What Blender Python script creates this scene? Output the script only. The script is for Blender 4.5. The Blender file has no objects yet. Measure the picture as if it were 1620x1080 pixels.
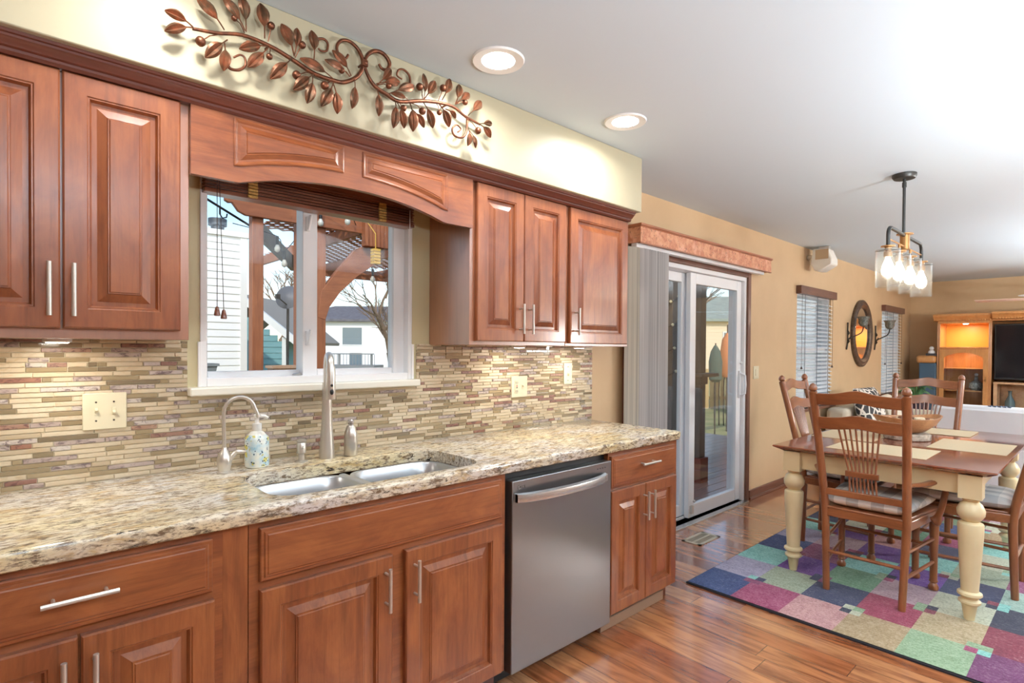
import bpy, bmesh, math, random
from mathutils import Vector, Matrix
random.seed(7)
C = bpy.context.scene.collection
SC = bpy.context.scene
PI = math.pi

# ------------------------------------------------------------ camera, world, sun, exposure
cd = bpy.data.cameras.new('camera')
cam = bpy.data.objects.new('camera', cd)
C.objects.link(cam)
FW = Vector((0.67768736, 0.73525259, -0.01197762))
RT = Vector((0.73534371, -0.67765969, 0.00685406))
UP = Vector((0.00307728, 0.01345257, 0.99990477))
m3 = Matrix((RT, UP, -FW)).transposed()
cam.matrix_world = Matrix.Translation((0, -2.2309, 1.35257)) @ m3.to_4x4()
cd.sensor_fit = 'HORIZONTAL'
cd.sensor_width = 36
cd.lens = 877.9 / 1620 * 36
cd.shift_y = 21.84 / 1620
cd.clip_start = 0.03
cd.clip_end = 400
SC.camera = cam

vs = SC.view_settings
vs.view_transform = 'Standard'
vs.look = 'None'
vs.exposure = 0.66
vs.gamma = 1
vs.use_curve_mapping = False
SC.cycles.max_bounces = 10
SC.cycles.diffuse_bounces = 5
SC.cycles.glossy_bounces = 4
SC.cycles.transmission_bounces = 6
SC.cycles.transparent_max_bounces = 16
SC.cycles.caustics_reflective = False
SC.cycles.caustics_refractive = False
SC.cycles.sample_clamp_indirect = 4.0
SC.cycles.blur_glossy = 0.5

w = bpy.data.worlds.new('sky')
SC.world = w
w.use_nodes = True
nt = w.node_tree
sky = nt.nodes.new('ShaderNodeTexSky')
sky.sky_type = 'NISHITA'
sky.sun_disc = False
sky.sun_elevation = math.radians(35)
sky.sun_rotation = math.radians(200)
sky.air_density = 1.0
sky.dust_density = 0.8
sky.ozone_density = 1.2
bg = nt.nodes['Background']
nt.links.new(sky.outputs[0], bg.inputs[0])
bg.inputs[1].default_value = 0.165

def lamp(name, kind, loc, power, col=(1, 1, 1), size=0.1, rot=(0, 0, 0), parent=None, **kw):
    l = bpy.data.lights.new(name, kind)
    l.energy = power
    l.color = col
    if kind == 'AREA':
        l.shape = kw.get('shape', 'DISK')
        l.size = size
        l.size_y = kw.get('size_y', size)
    elif kind in ('POINT', 'SPOT'):
        l.shadow_soft_size = size
    if kind == 'SPOT':
        l.spot_size = kw.get('angle', 2.4)
        l.spot_blend = kw.get('blend', 0.8)
    if 'spread' in kw:
        l.spread = kw['spread']
    if kind == 'SUN':
        l.angle = math.radians(0.6)
    o = bpy.data.objects.new(name, l)
    C.objects.link(o)
    o.location = loc
    o.rotation_euler = rot
    if parent:
        o.parent = parent
        o.location = Vector(loc) - W(parent)
    return o

sun = lamp('sun', 'SUN', (0, -10, 12), 1.55, (1.0, 0.93, 0.82))
sun.rotation_euler = Vector((0.55, 0.62, -0.58)).to_track_quat('-Z', 'Y').to_euler()

# ------------------------------------------------------------ helpers
def W(o):
    v = Vector((0, 0, 0))
    while o is not None:
        v = v + o.location
        o = o.parent
    return v

class MB:
    def __init__(s):
        s.v, s.f, s.m = [], [], []
    def add(s, v, f, m=0):
        n = len(s.v)
        s.v += [tuple(x) for x in v]
        s.f += [tuple(i + n for i in q) for q in f]
        s.m += [m] * len(f)
        return s
    def box(s, x0, x1, y0, y1, z0, z1, m=0):
        v = [(x, y, z) for x in (x0, x1) for y in (y0, y1) for z in (z0, z1)]
        return s.add(v, [(0, 1, 3, 2), (4, 6, 7, 5), (0, 4, 5, 1), (2, 3, 7, 6), (0, 2, 6, 4), (1, 5, 7, 3)], m)
    def rings(s, loops, m=0, cap0=True, cap1=True, closed=False):
        n = len(loops[0])
        v = [p for l in loops for p in l]
        f = []
        k = len(loops)
        for i in range(k if closed else k - 1):
            a, b = i * n, ((i + 1) % k) * n
            for j in range(n):
                f.append((a + j, a + (j + 1) % n, b + (j + 1) % n, b + j))
        if not closed:
            if cap0:
                f.append(tuple(range(n)))
            if cap1:
                f.append(tuple(range((k - 1) * n, k * n)))
        return s.add(v, f, m)
    def lathe(s, prof, c=(0, 0, 0), n=20, m=0, axis='z'):
        loops = []
        for r, z in prof:
            r = max(r, 1e-5)
            l = []
            for i in range(n):
                a = 2 * PI * i / n
                p = (r * math.cos(a), r * math.sin(a), z)
                if axis == 'y':
                    p = (p[0], p[2], p[1])
                elif axis == 'x':
                    p = (p[2], p[0], p[1])
                l.append((p[0] + c[0], p[1] + c[1], p[2] + c[2]))
            loops.append(l)
        return s.rings(loops, m)
    def tube(s, pts, r, n=10, m=0, cap=True, closed=False, flat=1.0):
        pts = [Vector(p) for p in pts]
        k = len(pts)
        rs = r if isinstance(r, (list, tuple)) else [r] * k
        loops = []
        ref = None
        for i in range(k):
            if closed:
                t = pts[(i + 1) % k] - pts[i - 1]
            else:
                t = pts[min(i + 1, k - 1)] - pts[max(i - 1, 0)]
            t.normalize()
            if ref is None:
                ref = Vector((0, 0, 1)) if abs(t.z) < 0.9 else Vector((1, 0, 0))
            u = ref - t * ref.dot(t)
            if u.length < 1e-4:
                u = Vector((0.3, 0.9, 0.2)) - t * t.dot(Vector((0.3, 0.9, 0.2)))
            u.normalize()
            ref = u
            b = t.cross(u)
            loops.append([tuple(pts[i] + (u * math.cos(2 * PI * j / n) * flat + b * math.sin(2 * PI * j / n)) * rs[i]) for j in range(n)])
        return s.rings(loops, m, cap, cap, closed)
    def bar(s, p, q, a, b, up=(0, 0, 1), m=0, a1=None, b1=None):
        p, q, up = Vector(p), Vector(q), Vector(up)
        t = (q - p).normalized()
        u = (up - t * up.dot(t)).normalized()
        w_ = t.cross(u)
        a1 = a if a1 is None else a1
        b1 = b if b1 is None else b1
        l = []
        for c, aa, bb in ((p, a, b), (q, a1, b1)):
            l.append([tuple(c + w_ * (sx * aa / 2) + u * (sz * bb / 2)) for sx, sz in ((-1, -1), (1, -1), (1, 1), (-1, 1))])
        return s.rings(l, m)
    def ext(s, poly, axis, a, b, m=0):
        def P(p, k):
            return {'x': (k, p[0], p[1]), 'y': (p[0], k, p[1]), 'z': (p[0], p[1], k)}[axis]
        return s.rings([[P(p, a) for p in poly], [P(p, b) for p in poly]], m)
    def sphere(s, c, r, n=14, m=0, sz=1.0):
        k = max(6, n // 2)
        prof = [(r * math.sin(PI * i / k), -r * sz * math.cos(PI * i / k)) for i in range(k + 1)]
        return s.lathe(prof, c, n, m)
    def quad(s, a, b, c, d, m=0):
        return s.add([a, b, c, d], [(0, 1, 2, 3)], m)
    def pillow(s, c, lx, ly, h, nx=14, ny=14, m=0, pw=6, sag=0.0):
        def Z(u, v):
            return max(0.0, (1 - abs(u) ** pw) * (1 - abs(v) ** pw)) ** 0.5
        top, bot = [], []
        for j in range(ny + 1):
            for i in range(nx + 1):
                u, v = 2 * i / nx - 1, 2 * j / ny - 1
                u, v = math.sin(u * PI / 2), math.sin(v * PI / 2)
                z = Z(u, v)
                top.append((c[0] + u * lx / 2, c[1] + v * ly / 2, c[2] + z * h / 2 - sag * (1 - u * u) * (1 - v * v)))
                bot.append((c[0] + u * lx / 2, c[1] + v * ly / 2, c[2] - z * h / 2))
        n = nx + 1
        f = [(j * n + i, j * n + i + 1, (j + 1) * n + i + 1, (j + 1) * n + i) for j in range(ny) for i in range(nx)]
        s.add(top, f, m)
        s.add(bot, [q[::-1] for q in f], m)
        return s
    def xf(s, M):
        s.v = [tuple(M @ Vector(p)) for p in s.v]
        return s

def build(mb, name, mats, parent=None, bev=0, ang=35, weld=False, flatshade=False, origin=None, fixn=True):
    me = bpy.data.meshes.new(name)
    if parent is not None:
        org = W(parent)
    elif origin is not None:
        org = Vector(origin)
    else:
        xs, ys, zs = zip(*mb.v)
        org = Vector(((min(xs) + max(xs)) / 2, (min(ys) + max(ys)) / 2, min(zs)))
    me.from_pydata([(p[0] - org.x, p[1] - org.y, p[2] - org.z) for p in mb.v], [], mb.f)
    if not isinstance(mats, (list, tuple)):
        mats = [mats]
    for x in mats:
        me.materials.append(x)
    me.polygons.foreach_set('material_index', mb.m)
    bm = bmesh.new()
    bm.from_mesh(me)
    if weld:
        bmesh.ops.remove_doubles(bm, verts=bm.verts, dist=1e-5)
    if fixn:
        bmesh.ops.recalc_face_normals(bm, faces=bm.faces)
    bm.to_mesh(me)
    bm.free()
    if not flatshade:
        me.polygons.foreach_set('use_smooth', [True] * len(me.polygons))
        me.set_sharp_from_angle(angle=math.radians(ang))
    me.update()
    o = bpy.data.objects.new(name, me)
    C.objects.link(o)
    if parent is not None:
        o.parent = parent
    else:
        o.location = org
    if bev:
        md = o.modifiers.new('bevel', 'BEVEL')
        md.width = bev
        md.segments = 2
        md.limit_method = 'ANGLE'
        md.angle_limit = math.radians(40)
        md.harden_normals = False
    return o

def tag(o, label, cat, group=None, kind=None):
    o['label'] = label
    o['category'] = cat
    if group:
        o['group'] = group
    if kind:
        o['kind'] = kind
    return o

def thing(name, label, cat, loc=(0, 0, 0), group=None):
    o = bpy.data.objects.new(name, None)
    C.objects.link(o)
    o.location = loc
    o.empty_display_size = 0.05
    return tag(o, label, cat, group)

def struct(o, label=None):
    o['kind'] = 'structure'
    if label:
        o['label'] = label
    return o

def copy_tree(o, parent=None):
    c = o.copy()
    C.objects.link(c)
    if parent is not None:
        c.parent = parent
    for ch in list(o.children):
        copy_tree(ch, c)
    return c

# ------------------------------------------------------------ materials
def lin(c):
    return tuple(((x / 255 + 0.055) / 1.055) ** 2.4 if x > 10 else x / 255 / 12.92 for x in c) + (1,)

class NT:
    def __init__(s, name):
        s.mat = bpy.data.materials.new(name)
        s.mat.use_nodes = True
        s.t = s.mat.node_tree
        s.b = s.t.nodes['Principled BSDF']
    def n(s, typ, **kw):
        x = s.t.nodes.new('ShaderNode' + typ)
        for k, v in kw.items():
            if k[0] == 'i' and k[1:].isdigit():
                s.put(x.inputs[int(k[1:])], v)
            elif k in x.inputs.keys() if not hasattr(x, k) else False:
                s.put(x.inputs[k], v)
            else:
                setattr(x, k, v)
        return x
    def put(s, inp, v):
        if hasattr(v, 'is_output'):
            s.t.links.new(v, inp)
        elif hasattr(v, 'outputs'):
            s.t.links.new(v.outputs[0], inp)
        else:
            inp.default_value = v
    def set(s, name, v):
        s.put(s.b.inputs[name], v)
    def math(s, op, a, b=0.0, c=0.0):
        x = s.t.nodes.new('ShaderNodeMath')
        x.operation = op
        s.put(x.inputs[0], a)
        s.put(x.inputs[1], b)
        s.put(x.inputs[2], c)
        return x.outputs[0]
    def mix(s, f, a, b):
        x = s.t.nodes.new('ShaderNodeMix')
        x.data_type = 'RGBA'
        s.put(x.inputs[0], f)
        s.put(x.inputs[6], a)
        s.put(x.inputs[7], b)
        return x.outputs[2]
    def coord(s, kind='Object', scale=(1, 1, 1)):
        if kind == 'Position':
            o = s.n('NewGeometry').outputs['Position']
        else:
            o = s.n('TexCoord').outputs[kind]
        mp = s.n('Mapping')
        s.put(mp.inputs[0], o)
        mp.inputs['Scale'].default_value = scale
        return mp.outputs[0]
    def noise(s, vec, scale=5, detail=3, rough=0.55, dist=0.0):
        x = s.n('TexNoise')
        s.put(x.inputs['Vector'], vec)
        x.inputs['Scale'].default_value = scale
        x.inputs['Detail'].default_value = detail
        x.inputs['Roughness'].default_value = rough
        x.inputs['Distortion'].default_value = dist
        return x.outputs['Fac']
    def ramp(s, f, stops, interp='LINEAR'):
        x = s.n('ValToRGB')
        x.color_ramp.interpolation = interp
        e = x.color_ramp.elements
        while len(e) < len(stops):
            e.new(0.5)
        for k, (p, c) in enumerate(stops):
            e[k].position = p
            e[k].color = c if len(c) == 4 else lin(c)
        s.put(x.inputs[0], f)
        return x.outputs[0]
    def bump(s, h, strength=0.2, dist=0.002):
        x = s.n('Bump')
        x.inputs['Strength'].default_value = strength
        x.inputs['Distance'].default_value = dist
        s.put(x.inputs['Height'], h)
        s.set('Normal', x.outputs[0])

def plain(name, col, rough=0.5, metal=0.0, spec=0.5, coat=0.0, c2=None, sc=20, bump=0.0, bsc=200, kind='Object'):
    t = NT(name)
    if c2 is not None:
        v = t.coord(kind)
        t.set('Base Color', t.mix(t.ramp(t.noise(v, sc, 4), [(0.35, (0, 0, 0, 1)), (0.65, (1, 1, 1, 1))]), lin(col), lin(c2)))
    else:
        t.set('Base Color', lin(col))
    t.set('Roughness', rough)
    t.set('Metallic', metal)
    t.set('Specular IOR Level', spec)
    if coat:
        t.set('Coat Weight', coat)
        t.set('Coat Roughness', 0.12)
    if bump:
        t.bump(t.noise(t.coord(kind), bsc, 3), bump)
    return t.mat

def wood(name, c1, c2, c3, axis='z', rough=0.35, coat=0.3, sc=1.0, coatr=0.15):
    t = NT(name)
    g = {'x': (1.2, 18, 18), 'y': (18, 1.2, 18), 'z': (18, 18, 1.2)}[axis]
    g2 = {'x': (0.55, 1.4, 1.4), 'y': (1.4, 0.55, 1.4), 'z': (1.4, 1.4, 0.55)}[axis]
    v = t.coord('Object', tuple(k * sc for k in g))
    a = t.noise(v, 2.0, 5, 0.6, 0.6)
    f = t.noise(v, 7.0, 3, 0.6, 0.2)
    b = t.noise(t.coord('Object', g2), 6.5 * sc, 6, 0.62, 0.9)
    col = t.mix(t.ramp(b, [(0.34, (0, 0, 0, 1)), (0.66, (1, 1, 1, 1))]), lin(c1), lin(c2))
    col = t.mix(t.ramp(a, [(0.48, (0, 0, 0, 1)), (0.8, (0.7, 0.7, 0.7, 1))]), col, lin(c3))
    col = t.mix(t.ramp(f, [(0.45, (0, 0, 0, 1)), (0.75, (0.3, 0.3, 0.3, 1))]), col, lin(c3))
    t.set('Base Color', col)
    t.set('Roughness', rough)
    t.set('Coat Weight', coat)
    t.set('Coat Roughness', coatr)
    t.bump(a, 0.05, 0.001)
    return t.mat

def emit(name, col, strength):
    t = NT(name)
    t.set('Base Color', (0, 0, 0, 1))
    t.set('Emission Color', tuple(col) + (1,))
    t.set('Emission Strength', strength)
    return t.mat

def glass(name, tint=(1, 1, 1), refl=1.0, rough=0.0):
    t = NT(name)
    t.t.nodes.remove(t.b)
    tr = t.n('BsdfTransparent')
    tr.inputs[0].default_value = tuple(tint) + (1,)
    gl = t.n('BsdfGlossy')
    gl.inputs['Roughness'].default_value = rough
    fr = t.n('LayerWeight')
    fac = t.math('ADD', 0.04, t.math('MULTIPLY', t.math('POWER', fr.outputs['Facing'], 3.5), 0.8))
    mx = t.n('MixShader')
    t.put(mx.inputs[0], t.math('MULTIPLY', fac, refl))
    t.put(mx.inputs[1], tr.outputs[0])
    t.put(mx.inputs[2], gl.outputs[0])
    out = [x for x in t.t.nodes if x.type == 'OUTPUT_MATERIAL'][0]
    t.t.links.new(mx.outputs[0], out.inputs[0])
    return t.mat

M = {}
CH = ((160, 94, 53), (128, 68, 39), (88, 43, 25))
for ax in 'xyz':
    M['cab_' + ax] = wood('cherry_cabinet_' + ax, *CH, axis=ax, rough=0.34, coat=0.35)
M['cab_dark'] = wood('cherry_dark_trim', (112, 58, 40), (98, 48, 34), (76, 36, 28), axis='x', rough=0.35, coat=0.35)
M['cab_side'] = wood('cherry_side_panel', (160, 102, 68), (150, 92, 60), (126, 72, 48), axis='z', rough=0.3, coat=1.0, coatr=.3)
M['cab_side'].node_tree.nodes['Principled BSDF'].inputs['Coat IOR'].default_value = 2.0
M['nickel'] = plain('brushed_nickel', (214, 210, 202), 0.30, .78)
M['steel'] = plain('satin_steel', (200, 202, 204), 0.25, .8)
M['black'] = plain('black_plastic', (14, 14, 15), 0.45)
M['white_vinyl'] = plain('white_vinyl', (236, 238, 240), 0.35)
M['sill'] = plain('cream_sill_paint', (235, 233, 220), 0.35)
M['ivory'] = plain('ivory_plate', (220, 211, 182), 0.35)
M['ivory_dark'] = plain('dark_slot', (60, 50, 40), 0.6)
M['pane'] = glass('window_pane', (0.97, 0.985, 0.98), 0.8)
M['clear'] = glass('clear_glass', (0.93, 0.94, 0.94), 1.0)
def add_haze(m, k):
    t = m.node_tree
    out = [x for x in t.nodes if x.type == 'OUTPUT_MATERIAL'][0]
    src = out.inputs[0].links[0].from_socket
    df = t.nodes.new('ShaderNodeBsdfTranslucent'); df.inputs[0].default_value = (1, 1, 1, 1)
    mx = t.nodes.new('ShaderNodeMixShader'); mx.inputs[0].default_value = k
    t.links.new(src, mx.inputs[1]); t.links.new(df.outputs[0], mx.inputs[2]); t.links.new(mx.outputs[0], out.inputs[0])
add_haze(M['clear'], .045)
M['white_trim'] = plain('white_trim', (232, 232, 230), 0.4)
M['light'] = emit('lamp_disc', (1.0, 0.97, 0.92), 22)
M['soffit'] = plain('cream_wall_paint', (176, 168, 142), 0.42, spec=0.4, bump=0.04, bsc=260)
M['tan'] = plain('tan_wall_paint', (206, 176, 138), 0.5, spec=0.35, bump=0.05, bsc=220, c2=(200, 170, 132), sc=3)
M['ceil'] = plain('ceiling_paint', (200, 212, 220), 0.75, bump=0.03, bsc=160)
M['trimwood'] = wood('brown_door_trim', (118, 76, 56), (104, 64, 46), (84, 50, 36), axis='z', rough=0.45, coat=0.1)
M['trimwood_x'] = wood('brown_baseboard', (118, 76, 56), (104, 64, 46), (84, 50, 36), axis='x', rough=0.45, coat=0.1)

def floor_mat():
    t = NT('hardwood_floor')
    pos = t.n('NewGeometry').outputs['Position']
    sp = t.n('SeparateXYZ')
    t.put(sp.inputs[0], pos)
    X, Y = sp.outputs[0], sp.outputs[1]
    row = t.math('DIVIDE', X, 0.123)
    rid = t.math('FLOOR', row)
    wn = t.n('TexWhiteNoise', noise_dimensions='1D')
    t.put(wn.inputs['W'], rid)
    yy = t.math('ADD', t.math('DIVIDE', Y, 1.15), t.math('MULTIPLY', wn.outputs[0], 7.3))
    cid = t.math('FLOOR', yy)
    cmb = t.n('CombineXYZ')
    t.put(cmb.inputs[0], rid)
    t.put(cmb.inputs[1], cid)
    w2 = t.n('TexWhiteNoise', noise_dimensions='2D')
    t.put(w2.inputs['Vector'], cmb.outputs[0])
    rnd = w2.outputs[0]
    base = t.ramp(rnd, [(0.0, (134, 74, 46)), (0.25, (164, 98, 60)), (0.5, (180, 116, 74)), (0.8, (200, 142, 98)), (1.0, (154, 86, 54))])
    vec = t.n('VectorMath', operation='MULTIPLY_ADD')
    t.put(vec.inputs[0], pos)
    vec.inputs[1].default_value = (13, 1.5, 1)
    c3 = t.n('CombineXYZ')
    t.put(c3.inputs[0], t.math('MULTIPLY', rnd, 31.0))
    t.put(c3.inputs[1], t.math('MULTIPLY', rnd, 17.0))
    t.put(vec.inputs[2], c3.outputs[0])
    st = t.noise(vec.outputs[0], 1.6, 5, 0.6, 0.8)
    col = t.mix(t.ramp(st, [(0.42, (0, 0, 0, 1)), (0.72, (0.9, 0.9, 0.9, 1))]), base, lin((92, 42, 24)))
    col = t.mix(t.ramp(st, [(0.2, (0.45, 0.45, 0.45, 1)), (0.42, (0, 0, 0, 1))]), col, lin((196, 128, 76)))
    fx = t.math('FRACT', row)
    fy = t.math('FRACT', yy)
    gx = t.math('LESS_THAN', t.math('MINIMUM', fx, t.math('SUBTRACT', 1.0, fx)), 0.010)
    gy = t.math('LESS_THAN', t.math('MINIMUM', fy, t.math('SUBTRACT', 1.0, fy)), 0.0013)
    g = t.math('MAXIMUM', gx, gy)
    col = t.mix(t.math('MULTIPLY', g, 0.8), col, lin((58, 28, 16)))
    t.set('Base Color', col)
    t.set('Roughness', t.math('ADD', 0.17, t.math('MULTIPLY', st, 0.1)))
    t.set('Coat Weight', 1.0)
    t.set('Coat Roughness', 0.1)
    t.set('Coat IOR', 1.65)
    b = t.n('Bump')
    b.inputs['Strength'].default_value = 0.35
    b.inputs['Distance'].default_value = 0.002
    t.put(b.inputs['Height'], t.math('SUBTRACT', t.math('MULTIPLY', t.noise(pos, 4.0, 2), 0.6), g))
    t.set('Normal', b.outputs[0])
    return t.mat
M['floor'] = floor_mat()

def granite():
    t = NT('granite')
    v = t.coord('Position', (0.40, 1.2, 1.2))
    v1 = t.coord('Position', (1, 1, 1))
    big = t.noise(v1, 2.6, 3, 0.55, 0.4)
    mid = t.noise(v, 24, 5, 0.7, 0.4)
    fine = t.noise(v, 85, 4, 0.75, 0.3)
    dark = t.noise(v, 62, 5, 0.75, 0.3)
    blk = t.noise(v, 40, 6, 0.78, 0.5)
    def st(x, y, k): return [(x, (0, 0, 0, 1)), (y, (k, k, k, 1))]
    col = t.mix(t.ramp(big, st(0.38, 0.64, 1)), lin((224, 208, 168)), lin((220, 216, 210)))
    col = t.mix(t.ramp(mid, st(0.50, 0.64, 0.9)), col, lin((186, 154, 100)))
    col = t.mix(t.ramp(fine, st(0.50, 0.62, 0.9)), col, lin((140, 122, 104)))
    col = t.mix(t.ramp(dark, st(0.515, 0.60, 0.95)), col, lin((104, 82, 60)))
    col = t.mix(t.ramp(blk, st(0.572, 0.625, 1)), col, lin((44, 36, 30)))
    t.set('Base Color', col)
    t.set('Roughness', 0.15)
    t.set('Specular IOR Level', 0.6)
    t.bump(fine, 0.08, 0.001)
    return t.mat
M['granite'] = granite()

def tile(name, stops, rough, vein=None, spec=0.5, vsc=60, vth=(0.5, 0.62), coat=0.0):
    t = NT(name)
    r = t.n('NewGeometry').outputs['Random Per Island']
    col = t.ramp(r, stops)
    v = t.coord('Position', (0.6, 1, 1))
    if vein:
        nz = t.noise(v, vsc, 5, 0.65, 1.3)
        col = t.mix(t.ramp(nz, [(vth[0], (0, 0, 0, 1)), (vth[1], (0.9, 0.9, 0.9, 1))]), col, lin(vein))
    t.set('Base Color', col)
    t.set('Roughness', rough)
    t.set('Specular IOR Level', spec)
    t.set('Coat Weight', coat)
    return t.mat
M['t_glass'] = tile('glass_tile', [(0, (146, 128, 98)), (0.5, (162, 144, 112)), (1, (122, 108, 86))], 0.08, spec=0.8, coat=0.5)
M['t_trav'] = tile('travertine_tile', [(0, (196, 178, 148)), (0.5, (212, 198, 172)), (1, (184, 166, 138))], 0.35, vein=(186, 160, 120), vsc=30, vth=(0.5, 0.75))
M['t_marble'] = tile('veined_marble_tile', [(0, (186, 172, 164)), (0.5, (170, 150, 140)), (1, (200, 190, 180))], 0.3, vein=(92, 74, 76), vsc=55)
M['t_rust'] = tile('rust_stone_tile', [(0, (150, 106, 86)), (0.5, (136, 100, 88)), (1, (172, 138, 116))], 0.35, vein=(96, 62, 56), vsc=60)
M['grout'] = plain('grout', (214, 204, 180), 0.8)
# ------------------------------------------------------------ room shell
XL, XR, YF, H = -0.8, 10.75, -5.2, 2.44
mb = MB(); mb.box(XL - .15, XR + .15, YF - .15, 0.0, -0.12, 0); struct(build(mb, 'floor', M['floor']))
mb = MB(); mb.box(XL - .4, XR + .4, YF - 2.4, 0.17, H, H + .22); struct(build(mb, 'ceiling', M['ceil']))  # slab overhang past the front wall added to keep sun out of its opening
# back wall with its openings (x0, x1, z0, z1)
M['khaki'] = plain('khaki_lit_wall', (206, 196, 158), .5, spec=.35, bump=.05, bsc=220)  # tan wall lightened to khaki, light by the window put into the colour
OP = [(.527, 1.413, 1.207, 1.99), (3.12, 4.90, -0.001, 2.0), (6.06, 7.08, .74, 1.97), (9.16, 10.14, .74, 1.95)]
mb = MB()
x = XL - .15
for a, b, c, d in OP:
    if a > 3 and a < 4:
        mb.box(x, 2.0, 0, .15, -.12, H)
        struct(build(mb, 'wall_kitchen', M['khaki']))
        mb = MB(); x = 2.0
    mb.box(x, a, 0, .15, -.12, H)
    if c > 0:
        mb.box(a, b, 0, .15, -.12, c)
    else:
        mb.box(a, b, 0, .15, -.12, 0.0)
    mb.box(a, b, 0, .15, d, H)
    x = b
mb.box(x, XR + .15, 0, .15, -.12, H)
struct(build(mb, 'wall_back', M['tan']))
mb = MB(); mb.box(XR, XR + .15, YF, 0, 0, H); struct(build(mb, 'wall_right', M['tan']))
mb = MB(); mb.box(XL - .15, XL, YF, 0, 0, H); struct(build(mb, 'wall_left', plain('brown_light_cut', (132, 104, 82), .6)))  # unseen wall darkened to cut light reaching the base cabinets
mb = MB()
x = XL - .15
for a, b, c, d in [(6.6, 9.8, .5, 2.2)]:  # opening out of view, added to let sky light fill the room
    mb.box(x, a, YF - .15, YF, -.12, H); mb.box(a, b, YF - .15, YF, -.12, c); mb.box(a, b, YF - .15, YF, d, H)
    x = b
mb.box(x, XR + .15, YF - .15, YF, -.12, H)
struct(build(mb, 'wall_front', plain('brown_light_cut', (132, 104, 82), .6)))  # also unseen, kept dark to reduce frontal fill on the base cabinets
# soffit over the cabinets
mb = MB(); mb.box(XL, 2.69, -.395, 0, 2.134, H); struct(build(mb, 'trim_1', M['soffit'], bev=.004), 'cream soffit above the cabinets')
# crown moulding under the soffit, following the cabinet fronts
mb = MB()
prof = [(-.312, 2.085), (-.335, 2.085), (-.342, 2.092), (-.342, 2.099), (-.350, 2.102), (-.360, 2.114), (-.368, 2.118), (-.368, 2.124), (-.374, 2.126), (-.374, 2.134), (-.312, 2.134)]
mb.ext(prof, 'x', XL, 2.665)
struct(build(mb, 'trim_2', M['cab_dark'], ang=25), 'dark cherry crown moulding')
# baseboards
mb = MB(); mb.box(4.97, 10.75, -.014, 0, 0, .085); mb.box(4.97, 10.75, -.026, -.0, 0, .022)
struct(build(mb, 'baseboard_back', M['trimwood_x'], bev=.003))
mb = MB(); mb.box(10.736, 10.75, -5.2, 0, 0, .085); struct(build(mb, 'baseboard_right', M['trimwood_x'], bev=.003))

# ------------------------------------------------------------ mosaic backsplash
mb = MB()
def grid_wall(x0, x1, z0, z1, y0, y1):
    mb.box(x0, x1, y0, y1, z0, z1)
grid_wall(XL, .486, .914, 1.372, -.006, 0); grid_wall(.486, 1.436, .914, 1.172, -.006, 0); grid_wall(1.436, 2.735, .914, 1.372, -.006, 0)
bs = struct(build(mb, 'trim_3', M['grout']), 'mosaic backsplash behind the sink')
tm = MB()
rng = random.Random(11)
pitch, g = .01535, .0021
def tile_box(a, b, za, zb, k):
    d = -.0105 if k else -.0095
    e = .0012
    tm.rings([[(a + i, y, za + i), (b - i, y, za + i), (b - i, y, zb - i), (a + i, y, zb - i)] for y, i in zip([-.004, d + e, d], [0, 0, e])], k, cap0=False)
nrow = int(round((1.371 - .9155) / pitch))
for r in range(nrow):
    za = .9155 + r * pitch + g
    zb = min(za + pitch - g, 1.3715)
    xx = XL - rng.uniform(0, .08)
    last = -1
    while xx < 2.733:
        q = rng.random()
        k = 0 if q < .38 else 1 if q < .78 else 2 if q < .93 else 3
        if last == 0 and k == 0 and rng.random() < .5:
            k = 1
        last = k
        L = rng.choice([.025, .05, .05, .075, .10, .15]) if k == 0 else rng.choice([.05, .075, .10, .13])
        a, b = max(xx, XL), min(xx + L - g, 2.733)
        spans = [(a, b)]
        if zb > 1.172:
            spans = [(a, min(b, .486)), (max(a, 1.437), b)]
        for a, b in spans:
            if b - a > .004:
                tile_box(a, b, za, zb, k)
        xx += L
build(tm, 'mosaic_tile', [M['t_glass'], M['t_trav'], M['t_marble'], M['t_rust']], bs, flatshade=True)

# ------------------------------------------------------------ kitchen window
def frame(mb, x0, x1, z0, z1, y0, y1, wd, m=0, wb=None):
    wb = wd if wb is None else wb
    mb.box(x0, x0 + wd, y0, y1, z0, z1, m); mb.box(x1 - wd, x1, y0, y1, z0, z1, m)
    mb.box(x0 + wd, x1 - wd, y0, y1, z0, z0 + wb, m); mb.box(x0 + wd, x1 - wd, y0, y1, z1 - wd, z1, m)
mb = MB(); frame(mb, .527, 1.413, 1.207, 1.99, -.008, .15, .022, wb=.03)
mb.box(.519, .531, -.014, 0, 1.207, 1.37); mb.box(1.409, 1.421, -.014, 0, 1.207, 1.37)
win = struct(build(mb, 'window_1', M['white_vinyl'], bev=.002), 'white sliding window over the sink')
mb = MB(); frame(mb, .545, .945, 1.232, 1.98, .075, .115, .026); build(mb, 'window_sash', M['white_vinyl'], win, bev=.003)
mb = MB(); frame(mb, .915, 1.395, 1.232, 1.98, .035, .075, .062, wb=.03)
mb.box(1.335, 1.395, .028, .075, 1.232, 1.98); build(mb, 'window_sash', M['white_vinyl'], win, bev=.003)
mb = MB(); mb.box(.57, .92, .094, .097, 1.256, 1.956); mb.box(.976, 1.335, .054, .057, 1.26, 1.92); build(mb, 'glass_pane', M['pane'], win)
for zc in (1.86, 1.39):
    mb = MB(); mb.box(.925, .940, .018, .036, zc - .03, zc + .03); mb.bar((.932, .02, zc - .025), (.938, .006, zc + .035), .01, .012)
    build(mb, 'sash_latch', M['white_vinyl'], win, bev=.002)
mb = MB(); mb.box(.486, 1.436, -.05, .02, 1.176, 1.207); build(mb, 'window_sill', M['sill'], win, bev=.006)
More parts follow.
